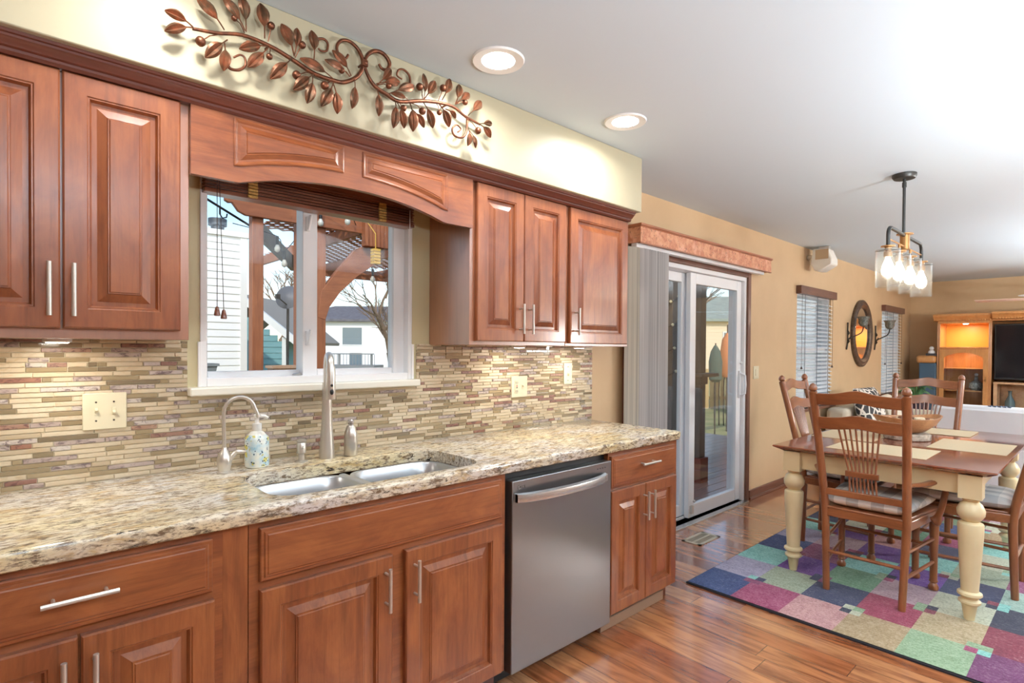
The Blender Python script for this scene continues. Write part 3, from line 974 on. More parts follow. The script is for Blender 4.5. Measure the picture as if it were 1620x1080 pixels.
va = thing('metal_branch_art', 'copper toned metal olive branch with leaves and berries on the cream soffit', 'wall art', (.93, -.40, 2.14))
def smooth(pts, k=6):
    P = [Vector(p) for p in pts]
    out = []
    for i in range(len(P) - 1):
        p0, p1, p2, p3 = P[max(i - 1, 0)], P[i], P[i + 1], P[min(i + 2, len(P) - 1)]
        for j in range(k):
            t = j / k
            out.append(0.5 * ((2 * p1) + (-p0 + p2) * t + (2 * p0 - 5 * p1 + 4 * p2 - p3) * t * t + (-p0 + 3 * p1 - 3 * p2 + p3) * t ** 3))
    out.append(P[-1])
    return out
for k, L in enumerate(VSTEM):
    pts = smooth([(a / 1000, YV - .002 * k, b / 1000) for a, b in L])
    n = len(pts)
    mb = MB(); mb.tube(pts, [.0042 + .0032 * min(1, (n - i) / n * 2.2) * min(1, (i + 4) / n * 3) for i in range(n)], 8)
    build(mb, 'branch', M['copper'], va, ang=80)
mb = MB(); mb.tube([(.935, YV - .004, 2.352), (.95, YV - .012, 2.352), (.953, YV - .004, 2.352)], .006, 8); mb.box(.932, .954, YV - .014, YV - .007, 2.340, 2.362)
for x, z in ((.62, 2.295), (.94, 2.35), (1.3, 2.314)):
    mb.tube([(x, YV, z), (x, -.3955, z)], .004, 6)
build(mb, 'binding', M['copper'], va)
for L in VTEND:
    pts = smooth([(a / 1000, YV, b / 1000) for a, b in L], 5)
    mb = MB(); mb.tube(pts, [.005 - .0022 * i / len(pts) for i in range(len(pts))], 8); build(mb, 'tendril', M['copper'], va, ang=80)
rl = random.Random(3)
for a, b, c, d in VLEAF:
    A, B = Vector((a / 1000, 0, b / 1000)), Vector((c / 1000, 0, d / 1000))
    t = (B - A); L = t.length; t.normalize(); s_ = Vector((t.z, 0, -t.x))
    wd = min(.0165, .155 * L); tilt = rl.uniform(-.4, .4)
    rows = []
    K = 10
    for i in range(K + 1):
        u = i / K
        wv = .0018 + (wd * (math.sin(PI * max(0, (u - .3) / .7)) ** .8 if u > .3 else 0))
        yc = YV - .006 - .016 * math.sin(PI * u * .9)
        cpos = A + t * (L * u)
        row = []
        for q, dz in ((-1, .0), (-.55, -.005), (0, .004), (.55, -.005), (1, .0)):
            row.append(tuple(cpos + s_ * (wv * q) + Vector((0, yc + dz * min(1, wv / .012) + tilt * wv * q, 0))))
        rows.append(row)
    mb = MB()
    th = Vector((0, .0016, 0))
    v = [p for r in rows for p in r] + [tuple(Vector(p) + th) for r in rows for p in r]
    n = (K + 1) * 5
    f = []
    for i in range(K):
        for j in range(4):
            q = (i * 5 + j, i * 5 + j + 1, i * 5 + j + 6, i * 5 + j + 5)
            f += [q, tuple(x + n for x in q[::-1])]
        for j in (0, 4):
            q = (i * 5 + j, i * 5 + j + 5, n + i * 5 + j + 5, n + i * 5 + j)
            f.append(q)
    f += [(0, 1, n + 1, n), (1, 2, n + 2, n + 1), (2, 3, n + 3, n + 2), (3, 4, n + 4, n + 3)]
    e = K * 5
    f += [(e + j, e + j + 1, n + e + j + 1, n + e + j) for j in range(4)]
    mb.add(v, f)
    build(mb, 'leaf', M['copper_leaf'], va, ang=50)
for a, b, r, c, d in VBERRY:
    mb = MB(); mb.sphere((a / 1000, YV - .012, b / 1000), r / 1000, 14)
    mb.tube([(a / 1000, YV - .012, b / 1000), ((a + c) / 2000, YV - .012, (b + d) / 2000 + .004), (c / 1000, YV, d / 1000)], .0016, 6)
    build(mb, 'berry', M['copper'], va, ang=60)

# ------------------------------------------------------------ sliding patio door
mb = MB(); frame(mb, 3.12, 4.90, -.0, 2.0, .0, .15, .035, wb=.012)
mb.box(3.155, 4.865, .072, .082, 0, .03)
dr = struct(build(mb, 'door_1', M['white_vinyl'], bev=.002), 'white sliding patio door')
mb = MB(); frame(mb, 3.16, 4.03, .03, 1.962, .088, .125, .075, wb=.09); build(mb, 'fixed_panel', M['white_vinyl'], dr, bev=.004)
mb = MB(); frame(mb, 3.985, 4.862, .022, 1.962, .028, .068, .085, wb=.10); pn = build(mb, 'sliding_panel', M['white_vinyl'], dr, bev=.004)
mb = MB(); mb.box(3.235, 3.955, .104, .108, .12, 1.887); mb.box(4.07, 4.777, .046, .050, .122, 1.877); build(mb, 'glass_pane', M['pane'], dr)
mb = MB(); mb.box(4.81, 4.836, .012, .028, .93, 1.17); mb.tube([(4.823, .012, .95), (4.823, -.03, .97), (4.823, -.035, 1.05), (4.823, -.03, 1.13), (4.823, .012, 1.15)], .009, 10); mb.sphere((4.823, .005, 1.24), .014, 10); build(mb, 'handle', M['white_vinyl'], pn, bev=.002)
mb = MB(); mb.box(4.0, 4.03, .006, .028, .06, .12); mb.sphere((4.02, .0, .16), .012, 10); build(mb, 'foot_lock', M['nickel'], pn)
mb = MB(); mb.box(3.12, 4.90, -.045, .15, -.001, .012); build(mb, 'threshold', M['steel'], dr, bev=.003)
mb = MB(); mb.box(4.90, 4.955, -.018, 0, 0, 2.05); mb.box(3.06, 3.12, -.018, 0, 0, 2.05)
struct(build(mb, 'trim_4', M['trimwood'], bev=.003), 'brown casing at the sides of the patio door')
mb = MB(); mb.box(3.12, 4.90, -.018, 0, 2.0, 2.05); struct(build(mb, 'trim_5', M['trimwood_x'], bev=.003), 'brown casing over the patio door')

# fabric covered cornice and vertical blinds
def print_mat():
    t = NT('fruit_print')
    v = t.coord('Object', (1, 1, 1))
    n1 = t.noise(v, 22, 4, .6, .8); n2 = t.noise(v, 9, 3, .6, 1.0); n3 = t.noise(v, 46, 4, .6, 1.0)
    col = t.ramp(n1, [(.3, (222, 168, 132)), (.5, (206, 146, 112)), (.62, (190, 118, 90)), (.75, (224, 178, 128))])
    col = t.mix(t.ramp(n2, [(.55, (0, 0, 0, 1)), (.68, (.8, .8, .8, 1))]), col, lin((226, 172, 146)))
    col = t.mix(t.ramp(n3, [(.58, (0, 0, 0, 1)), (.66, (.85, .85, .85, 1))]), col, lin((112, 70, 56)))
    t.set('Base Color', col); t.set('Roughness', .6)
    return t.mat
M['lightwood'] = wood('valance_trim_wood', (178, 112, 76), (160, 96, 64), (130, 76, 50), axis='x', rough=.4)
co = thing('window_cornice', 'fruit print covered cornice box over the patio door', 'cornice', (4.08, -.06, 2.05))
mb = MB(); mb.box(3.07, 5.10, -.13, -.118, 2.055, 2.163); mb.box(3.07, 3.082, -.118, 0, 2.055, 2.163); mb.box(5.088, 5.10, -.118, -.0, 2.055, 2.163); build(mb, 'printed_board', print_mat(), co, bev=.001)
mb = MB(); mb.box(3.06, 5.11, -.142, 0, 2.163, 2.178); mb.box(3.064, 5.106, -.136, -.0, 2.156, 2.163); mb.box(3.066, 5.104, -.134, -.117, 2.048, 2.056); build(mb, 'top_board', M['lightwood'], co, bev=.002)
vb = thing('vertical_blinds', 'pale grey vertical blind vanes bunched at the left of the patio door', 'blinds', (3.25, -.06, .03))
mb = MB(); mb.box(3.085, 5.05, -.09, -.045, 2.03, 2.062); build(mb, 'head_rail', M['white_vinyl'], vb, bev=.003)
def fabric(name, c):
    t = NT(name)
    st = t.mix(t.ramp(t.noise(t.coord('Position', (130, 130, .4)), 1.0, 3), [(.35, (0, 0, 0, 1)), (.65, (1, 1, 1, 1))]), lin(c), lin([k * .82 for k in c]))
    df = t.n('BsdfDiffuse'); t.put(df.inputs[0], st)
    tl = t.n('BsdfTranslucent'); t.put(tl.inputs[0], st)
    mx = t.n('MixShader'); mx.inputs[0].default_value = .4
    t.put(mx.inputs[1], df.outputs[0]); t.put(mx.inputs[2], tl.outputs[0])
    out = [x for x in t.t.nodes if x.type == 'OUTPUT_MATERIAL'][0]
    t.t.links.new(mx.outputs[0], out.inputs[0])
    return t.mat
M['vane'] = fabric('grey_vane_fabric', (232, 230, 228))
M['vane_lit'] = fabric('cream_lit_vane', (222, 214, 198))  # same vanes, with the glow on them painted in as cream
for k in range(17):
    x = 3.04 + k * .0245
    a = math.radians(-46 if k > 3 else -12)
    dx, dy = .042 * math.cos(a), .042 * math.sin(a)
    mb = MB(); mb.bar((x, -.068, .035), (x, -.068, 2.03), .084, .0012, (math.sin(a), -math.cos(a), 0))
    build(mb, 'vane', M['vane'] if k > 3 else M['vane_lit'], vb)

# floor register
vt = thing('floor_register', 'beige slotted metal floor register in front of the patio door', 'floor vent', (3.69, -.24, 0))
rx0, rx1, ry0, ry1 = 3.545, 3.83, -.315, -.172
mb = MB()
frame_pts = [(rx0, rx1, ry0, ry0 + .022), (rx0, rx1, ry1 - .022, ry1), (rx0, rx0 + .022, ry0, ry1), (rx1 - .022, rx1, ry0, ry1)]
for a, b, c, d in frame_pts: mb.box(a, b, c, d, .0005, .005)
for k in range(14):
    x = rx0 + .028 + k * .0176
    mb.box(x, x + .0055, ry0 + .02, ry1 - .02, .001, .0045)
mb.box(rx0, rx1, (ry0 + ry1) / 2 - .006, (ry0 + ry1) / 2 + .006, .001, .0046)
build(mb, 'grille', plain('register_metal', (196, 184, 160), .4, .2), vt)
mb = MB(); mb.box(rx0 + .01, rx1 - .01, ry0 + .01, ry1 - .01, .0003, .0008); build(mb, 'duct_opening', M['black'], vt)

# ceiling mounted speaker
sp_ = thing('wall_speaker', 'white wedge shaped speaker on a bracket at the ceiling corner', 'speaker', (6.33, -.18, 2.17))
mb = MB()
def wedge(x, s=1.0): return [(-.265, 2.24), (-.265, 2.30), (-.22, 2.41), (-.08, 2.41), (-.06, 2.26), (-.10, 2.185), (-.16, 2.18)]
mb.ext(wedge(0), 'x', 6.24, 6.43)
build(mb, 'enclosure', plain('white_speaker', (226, 222, 212), .4), sp_, bev=.012)
mb = MB(); mb.box(6.30, 6.36, -.22, -.12, 2.405, 2.4395); mb.box(6.32, 6.34, -.06, -.001, 2.32, 2.36); build(mb, 'bracket', M['nickel'], sp_, bev=.002)
mb = MB(); mb.box(6.2365, 6.2405, -.235, -.11, 2.30, 2.40); build(mb, 'back_recess', plain('beige_recess', (188, 164, 132), .6), sp_)

# ------------------------------------------------------------ windows 2 and 3 with slatted blinds
M['slat'] = plain('white_slat', (238, 240, 242), .45)
M['bl_val'] = wood('brown_blind_valance', (112, 70, 54), (94, 56, 44), (72, 42, 34), axis='x', rough=.4)
def side_window(nm, x0, x1, z0, z1, lab):
    mb = MB(); frame(mb, x0, x1, z0, z1, .02, .15, .035); zc = (z0 + z1) / 2; mb.box(x0, x1, .05, .10, zc - .02, zc + .02)
    wv = struct(build(mb, nm, M['white_vinyl'], bev=.002), 'narrow double hung window')
    mb = MB(); mb.box(x0 + .03, x1 - .03, .085, .089, z0 + .03, z1 - .03); build(mb, 'glass_pane', M['pane'], wv)
    mb = MB(); mb.box(x0 - .05, x1 + .05, -.05, .02, z0 - .03, z0); build(mb, 'window_sill', M['trimwood_x'], wv, bev=.003)
    b = thing('slat_blind', lab, 'blind', ((x0 + x1) / 2, -.02, z0), 'slat blinds beside the mirror')
    mb = MB(); mb.box(x0 - .03, x1 + .03, -.055, -.001, z1 - .03, z1 + .055); build(mb, 'valance', M['bl_val'], b, bev=.003)
    n = int((z1 - z0 - .06) / .044)
    mb = MB()
    for k in range(n):
        z = z0 + .03 + k * .044
        mb.bar((x0 + .01, .0, z), (x1 - .01, .0, z), .048, .0028, (0, -.45, 1))
    build(mb, 'slats', M['slat'], b)
    mb = MB()
    for xx in (x0 + .16, (x0 + x1) / 2, x1 - .16):
        mb.box(xx - .006, xx + .006, -.027, -.025, z0 + .01, z1 - .03)
    build(mb, 'ladder_tape', plain('grey_tape', (92, 92, 96), .7), b)
    for xx in (x0 + .05, x1 - .05):
        mb = MB(); mb.tube([(xx, -.034, z1 - .03), (xx, -.034, z0 + .45)], .002, 6); mb.lathe([(.003, .03), (.012, .005), (.008, 0)], (xx, -.034, z0 + .42), 10); build(mb, 'pull_cord', M['cordm'], b)
side_window('window_2', 6.06, 7.08, .74, 1.97, 'white slatted blind on the window left of the oval mirror')
side_window('window_3', 9.16, 10.14, .74, 1.95, 'white slatted blind on the window right of the oval mirror')

# oval mirror and two sconces
mi = thing('oval_mirror', 'oval mirror in a wide bronze frame between the two windows', 'mirror', (8.19, -.02, 1.15))
mb = MB(); loops = []
def ell(r, y): return [(8.19 + (.41 + r) * math.cos(2 * PI * k / 40), y, 1.58 + (.43 + r) * math.sin(2 * PI * k / 40)) for k in range(40)]
for r, y in ((0, -.001), (0, -.03), (-.02, -.042), (-.045, -.036), (-.06, -.044), (-.085, -.036), (-.10, -.026), (-.105, -.001)): loops.append(ell(r, y))
mb.rings(loops, cap0=False, cap1=False, closed=True); build(mb, 'frame', plain('bronze_frame', (104, 88, 74), .4, .5, c2=(76, 62, 54), sc=30), mi)
mb = MB(); mb.rings([ell(-.10, -.012), ell(-.10, -.014)]); build(mb, 'mirror_glass', plain('mirror', (240, 240, 240), .02, 1.0), mi)
M['iron'] = plain('dark_iron', (66, 60, 52), .5, .6, c2=(44, 40, 36), sc=60)
M['smoke'] = plain('smoked_glass_cup', (120, 124, 118), .12, 0, .8, c2=(76, 80, 74), sc=60)
for xc, lb in ((7.63, 'wrought iron candle sconce left of the oval mirror'), (8.80, 'wrought iron candle sconce right of the oval mirror')):
    t = thing('wall_sconce', lb, 'sconce', (xc, -.03, 1.37), 'candle sconces')
    mb = MB(); mb.tube(smooth([(xc - .02, -.012, 1.37), (xc, -.016, 1.46), (xc - .015, -.02, 1.56), (xc + .01, -.014, 1.70)]), .009, 6)
    mb.tube(smooth([(xc, -.016, 1.50), (xc + .08, -.06, 1.53), (xc + .16, -.12, 1.58), (xc + .17, -.14, 1.65)]), .008, 6)
    build(mb, 'arm', M['iron'], t)
    for zz, s in ((1.48, 1), (1.54, -1), (1.44, -1)):
        mb = MB(); mb.tube([(xc, -.02, zz), (xc + .03 * s, -.035, zz + .03), (xc + .05 * s, -.04, zz + .06)], [.003, .016, .002], 6, flat=.3); build(mb, 'leaf', M['iron'], t)
    mb = MB(); mb.lathe([(.012, 1.65), (.04, 1.665), (.055, 1.70), (.055, 1.74), (.075, 1.775), (.07, 1.775), (.05, 1.742), (.048, 1.70), (.0, 1.675)], (xc + .17, -.14, 0), 14); build(mb, 'cup', M['smoke'], t)

# ------------------------------------------------------------ dining pendant
pl_ = thing('dining_pendant', 'bar pendant with four clear glass shades over the dining table', 'pendant light', (4.12, -1.343, 1.72))
M['pew'] = plain('pewter_metal', (74, 74, 72), .42, .7)
M['brass'] = plain('aged_brass', (176, 132, 84), .35, .8)
M['bulb'] = emit('bulb_glow', (1, .88, .68), 9)
YP, PX = -1.343, (3.75, 3.995, 4.26, 4.56)
mb = MB(); mb.lathe([(.0, 2.4395), (.064, 2.4395), (.064, 2.425), (.056, 2.412), (.01, 2.41)], (4.09, YP, 0), 28); build(mb, 'canopy', M['pew'], pl_)
mb = MB(); mb.tube([(4.09, YP, 2.415), (4.09, YP, 2.06)], .0085, 12); mb.lathe([(.012, 2.36), (.012, 2.39)], (4.09, YP, 0), 12); build(mb, 'rod', M['pew'], pl_)
mb = MB(); mb.lathe([(.0, 2.08), (.045, 2.08), (.045, 2.074), (.026, 2.072), (.026, 1.985), (.03, 1.98), (0, 1.978)], (4.12, YP, 0), 18); build(mb, 'hub', M['brass'], pl_)
mb = MB()
pts = [(PX[0], YP, 1.955), (PX[0], YP, 2.02)] + [(PX[0] + .05 - .05 * math.cos(a), YP, 2.02 + .05 * math.sin(a)) for a in (PI / 8, PI / 4, 3 * PI / 8, PI / 2)]
pts += [(PX[3] - .05 + .05 * math.sin(a), YP, 2.02 + .05 * math.cos(a)) for a in (0, PI / 8, PI / 4, 3 * PI / 8)] + [(PX[3], YP, 2.02), (PX[3], YP, 1.955)]
mb.tube(pts, .0105, 10); build(mb, 'arm', M['pew'], pl_, ang=60)
mb = MB(); mb.tube([(PX[0], YP, 2.0), (PX[3], YP, 2.0)], .005, 8)
for xx in PX[1:3]: mb.tube([(xx, YP, 2.0), (xx, YP, 1.955)], .0075, 8)
build(mb, 'cross_bar', M['brass'], pl_)
for xx in PX:
    mb = MB(); mb.lathe([(0, 1.958), (.036, 1.958), (.036, 1.952), (0, 1.952)], (xx, YP, 0), 18); mb.lathe([(.018, 1.952), (.018, 1.925), (.022, 1.922), (.022, 1.895), (.016, 1.893), (0, 1.893)], (xx, YP, 0), 16); sk_ = build(mb, 'socket', M['brass'], pl_)
    mb = MB(); R0 = .0615
    mb.lathe([(R0 - .004, 1.935), (R0, 1.937), (R0, 1.726), (R0 - .003, 1.722), (R0 - .006, 1.726), (R0 - .004, 1.935)], (xx, YP, 0), 28)
    build(mb, 'glass_shade', M['clear'], pl_)
    mb = MB(); mb.tube([(xx - R0 - .003, YP, 1.932), (xx + R0 + .003, YP, 1.932)], .0025, 6); mb.tube([(xx, YP - R0 - .003, 1.932), (xx, YP + R0 + .003, 1.932)], .0025, 6); build(mb, 'shade_pin', M['pew'], pl_)
    mb = MB(); mb.lathe([(.012, 1.893), (.014, 1.88), (.026, 1.85), (.032, 1.82), (.028, 1.795), (.012, 1.78), (0, 1.778)], (xx, YP, 0), 18); build(mb, 'bulb', M['bulb'], sk_)
    lamp('bulb_lamp', 'POINT', (xx, YP, 1.825), 3.6, (1, .86, .66), .036, parent=pl_)
# ------------------------------------------------------------ rug
PAL = {'B': (40, 66, 122), 'N': (38, 46, 84), 'K': (28, 32, 58), 'M': (164, 72, 108), 'P': (204, 156, 154), 'T': (178, 154, 118), 'S': (152, 178, 142), 'V': (112, 50, 96), 'L': (172, 166, 190), 'G': (166, 178, 152), 'R': (156, 50, 80), 'D': (132, 40, 62), 'A': (150, 212, 202), 'U': (112, 64, 150), 'E': (112, 154, 120), 'O': (186, 158, 166), 'C': (200, 204, 180), 'W': (172, 200, 186), 'Q': (142, 72, 108), 'Y': (188, 168, 132), 'H': (106, 132, 96)}
ROWS = ['BMPTSVDCNT', 'LGNRYDVEPA', 'AUEOCKLDTM', 'BQAUNWVHRC', 'LOUAGQEBMS', 'AUPNCLDKET', 'NCEMAUGOTB', 'SRLBTEQAVN']
RX0, RY0, DX, DY = 2.925, -.575, .31, .252
NX, NY = 10, 9
rng = random.Random(5)
def rug_mat():
    t = NT('patchwork_pile')
    at = t.n('VertexColor', layer_name='patch')
    v = t.coord('Position', (1, 1, 1))
    f = t.noise(v, 95, 4, .8); g = t.noise(v, 14, 3, .6)
    st = t.noise(t.coord('Position', (34, 5, 1)), 3, 3)
    k = t.math('ADD', t.math('MULTIPLY', f, .62), t.math('ADD', t.math('MULTIPLY', g, .16), t.math('MULTIPLY', st, .22)))
    hv = t.n('HueSaturation'); hv.inputs['Saturation'].default_value = 1.25; hv.inputs['Value'].default_value = .62
    t.put(hv.inputs['Color'], at.outputs[0])
    col = t.mix(t.ramp(k, [(.42, (0, 0, 0, 1)), (.54, (1, 1, 1, 1))]), hv.outputs[0], at.outputs[0])
    col = t.mix(t.ramp(k, [(.54, (0, 0, 0, 1)), (.70, (.42, .42, .42, 1))]), col, lin((214, 204, 192)))
    t.set('Base Color', col); t.set('Roughness', .95); t.set('Specular IOR Level', .1)
    t.set('Sheen Weight', .25)
    t.bump(f, 1.0, .006)
    return t.mat
rug = thing('patchwork_rug', 'multicoloured patchwork rug of blocks under the dining table', 'rug', (RX0 + NX * DX / 2, RY0 - NY * DY / 2, 0))
mb = MB(); mb.box(RX0 - .008, RX0 + NX * DX + .008, RY0 - NY * DY - .008, RY0 + .008, .0005, .009); build(mb, 'binding', plain('dark_binding', (40, 38, 44), .9), rug)
mb = MB(); cols = []
def cell(x0, x1, y0, y1, z, c, n):
    for i in range(n):
        for j in range(n):
            xa, xb = x0 + (x1 - x0) * i / n, x0 + (x1 - x0) * (i + 1) / n
            ya, yb = y0 + (y1 - y0) * j / n, y0 + (y1 - y0) * (j + 1) / n
            mb.quad((xa, ya, z), (xb, ya, z), (xb, yb, z), (xa, yb, z)); cols.append(c)
keys = list(PAL)
for i in range(NX):
    for j in range(NY):
        k = ROWS[i][j] if i < len(ROWS) else rng.choice(keys)
        cell(RX0 + i * DX, RX0 + (i + 1) * DX, RY0 - (j + 1) * DY, RY0 - j * DY, .0135, PAL[k], 1)
for i in range(1, NX):
    for j in range(1, NY):
        if (i + j) % 2 == 0:
            x, y = RX0 + i * DX, RY0 - j * DY
            for dx, dy in ((0, 0), (-1, 0), (0, -1), (-1, -1)):
                cell(x + dx * .056, x + (dx + 1) * .056, y + dy * .046, y + (dy + 1) * .046, .0142, PAL[rng.choice('NMSQKDCCRAG')], 1)
o = build(mb, 'pile', rug_mat(), rug, flatshade=True, fixn=False)
ca = o.data.color_attributes.new('patch', 'FLOAT_COLOR', 'CORNER')
for p in o.data.polygons:
    for li in p.loop_indices:
        ca.data[li].color = lin(cols[p.index])
ZR = .0145

# ------------------------------------------------------------ dining table
TX0, TX1, TY0, TY1, TZ = 3.483, 5.24, -1.865, -.815, .775
M['tabletop'] = wood('cherry_tabletop', (146, 78, 48), (126, 64, 38), (96, 46, 28), axis='x', rough=.16, coat=.6, coatr=.08)
M['cream'] = plain('cream_paint', (228, 212, 170), .35, c2=(222, 204, 160), sc=6)
dt = thing('dining_table', 'dining table with cherry top and cream turned legs standing on the rug', 'table', (4.36, -1.34, ZR))
mb = MB(); mb.rings([[(TX0 + i, TY0 + i, z), (TX1 - i, TY0 + i, z), (TX1 - i, TY1 - i, z), (TX0 + i, TY1 - i, z)] for i, z in ((.05, TZ - .034), (.006, TZ - .012), (0, TZ - .007), (.003, TZ - .001), (.008, TZ))])
build(mb, 'tabletop', M['tabletop'], dt, ang=20)
LX, LY = (3.562, 5.03), (-1.757, -.917)
mb = MB()
for y in LY: mb.box(LX[0], LX[1], y - .012, y + .012, .64, .741)
for x in LX: mb.box(x - .012, x + .012, LY[0], LY[1], .64, .741)
build(mb, 'apron', M['cream'], dt)
for x in LX:
    for y in LY:
        mb = MB(); mb.box(x - .047, x + .047, y - .047, y + .047, .625, .741)
        mb.lathe([(.02, .628), (.034, .622), (.036, .615), (.03, .608), (.045, .595), (.058, .565), (.056, .54), (.04, .515), (.032, .508), (.050, .500), (.0535, .492), (.0525, .44), (.037, .175), (.0365, .16), (.050, .152), (.052, .142), (.045, .134), (.034, .128), (.034, .122), (.046, .112), (.046, .102), (.036, .092), (.032, .088), (.021, ZR), (0, ZR)], (x, y, 0), 24)
        build(mb, 'leg', M['cream'], dt, ang=40)

# placemats and bowl
def mat_weave():
    t = NT('woven_placemat')
    a = t.coord('Object', (1, 1, 1)); n = t.noise(a, 260, 2)
    t.set('Base Color', t.mix(n, lin((218, 200, 166)), lin((186, 162, 126)))); t.set('Roughness', .8); t.bump(n, .3)
    return t.mat
M['mat'] = mat_weave()
for x0, x1, y0, y1, lb in ((3.62, 4.0, -1.56, -1.07, 'woven beige placemat at the near end of the table'), (4.10, 4.60, -1.835, -1.47, 'woven beige placemat at the right side of the table'), (4.05, 4.55, -1.20, -.84, 'woven beige placemat at the window side of the table'), (4.80, 5.16, -1.58, -1.10, 'woven beige placemat at the far end of the table')):
    mb = MB(); mb.box(x0, x1, y0, y1, TZ + .0003, TZ + .003); tag(build(mb, 'placemat', M['mat'], bev=.001), lb, 'placemat', 'placemats')
bc = (4.40, -1.31)
mb = MB(); mb.lathe([(0, .7755), (.125, .7755), (.13, .78), (.13, .812), (.125, .817), (0, .817)], (bc[0], bc[1], 0), 28)
tag(build(mb, 'birch_slab', plain('birch_bark', (196, 182, 164), .7, c2=(112, 96, 82), sc=26)), 'round birch bark slab under the wooden bowl', 'wood slab')
bw = thing('dough_bowl', 'oval wooden dough bowl filled with potpourri on a birch slab', 'bowl', (bc[0], bc[1], .818))
M['bowlw'] = wood('bowl_wood', (196, 146, 100), (176, 120, 78), (140, 90, 58), axis='x', rough=.45)
mb = MB()
ang_ = math.radians(-42)
def ov(r, z):
    L = []
    for k in range(36):
        a = 2 * PI * k / 36
        x, y = r * .215 * math.cos(a), r * .135 * math.sin(a)
        L.append((bc[0] + x * math.cos(ang_) - y * math.sin(ang_), bc[1] + x * math.sin(ang_) + y * math.cos(ang_), z + .022 * abs(math.cos(a)) ** 3 * r))
    return L
mb.rings([ov(r, z) for r, z in ((.35, .8185), (.55, .826), (.85, .87), (1.0, .915), (.95, .917), (.8, .88), (.5, .85), (.1, .845))]); build(mb, 'bowl', M['bowlw'], bw, ang=50)
mb = MB(); r2 = random.Random(2)
for k in range(60):
    a, r = r2.uniform(0, 2 * PI), .8 * math.sqrt(r2.random())
    x, y = r * .215 * math.cos(a), r * .135 * math.sin(a)
    mb.sphere((bc[0] + x * math.cos(ang_) - y * math.sin(ang_), bc[1] + x * math.sin(ang_) + y * math.cos(ang_), .895 + .02 * (1 - r)), r2.uniform(.012, .022), 8, sz=.7, m=k % 3)
tag_o = build(mb, 'potpourri', [plain('potp_a', (196, 150, 104), .8), plain('potp_b', (224, 206, 176), .8), plain('potp_c', (120, 78, 54), .8)], bw)
tag_o['kind'] = 'stuff'

# ------------------------------------------------------------ dining chairs
for ax in 'xyz':
    M['ch_' + ax] = wood('chair_wood_' + ax, (156, 96, 58), (132, 78, 46), (100, 56, 34), axis=ax, rough=.3, coat=.4)
def plaid():
    t = NT('grey_plaid_cushion')
    sp = t.n('SeparateXYZ'); t.put(sp.inputs[0], t.coord('Object', (1, 1, 1)))
    fx = t.math('GREATER_THAN', t.math('FRACT', t.math('DIVIDE', sp.outputs[0], .15)), .5)
    fy = t.math('GREATER_THAN', t.math('FRACT', t.math('ADD', t.math('DIVIDE', sp.outputs[1], .12), .25)), .5)
    s = t.math('MULTIPLY', t.math('ADD', t.math('MULTIPLY', fx, .8), t.math('MULTIPLY', fy, 1.2)), .5)
    col = t.ramp(s, [(0, (244, 242, 236)), (.4, (216, 216, 212)), (.6, (198, 198, 194)), (1.0, (164, 167, 168))], 'LINEAR')
    n = t.noise(t.coord('Object', (1, 1, 1)), 320, 2)
    col = t.mix(t.math('MULTIPLY', n, .35), col, lin((216, 214, 210)))
    t.set('Base Color', col); t.set('Roughness', .9); t.bump(n, .25)
    return t.mat
M['plaid'] = plaid()
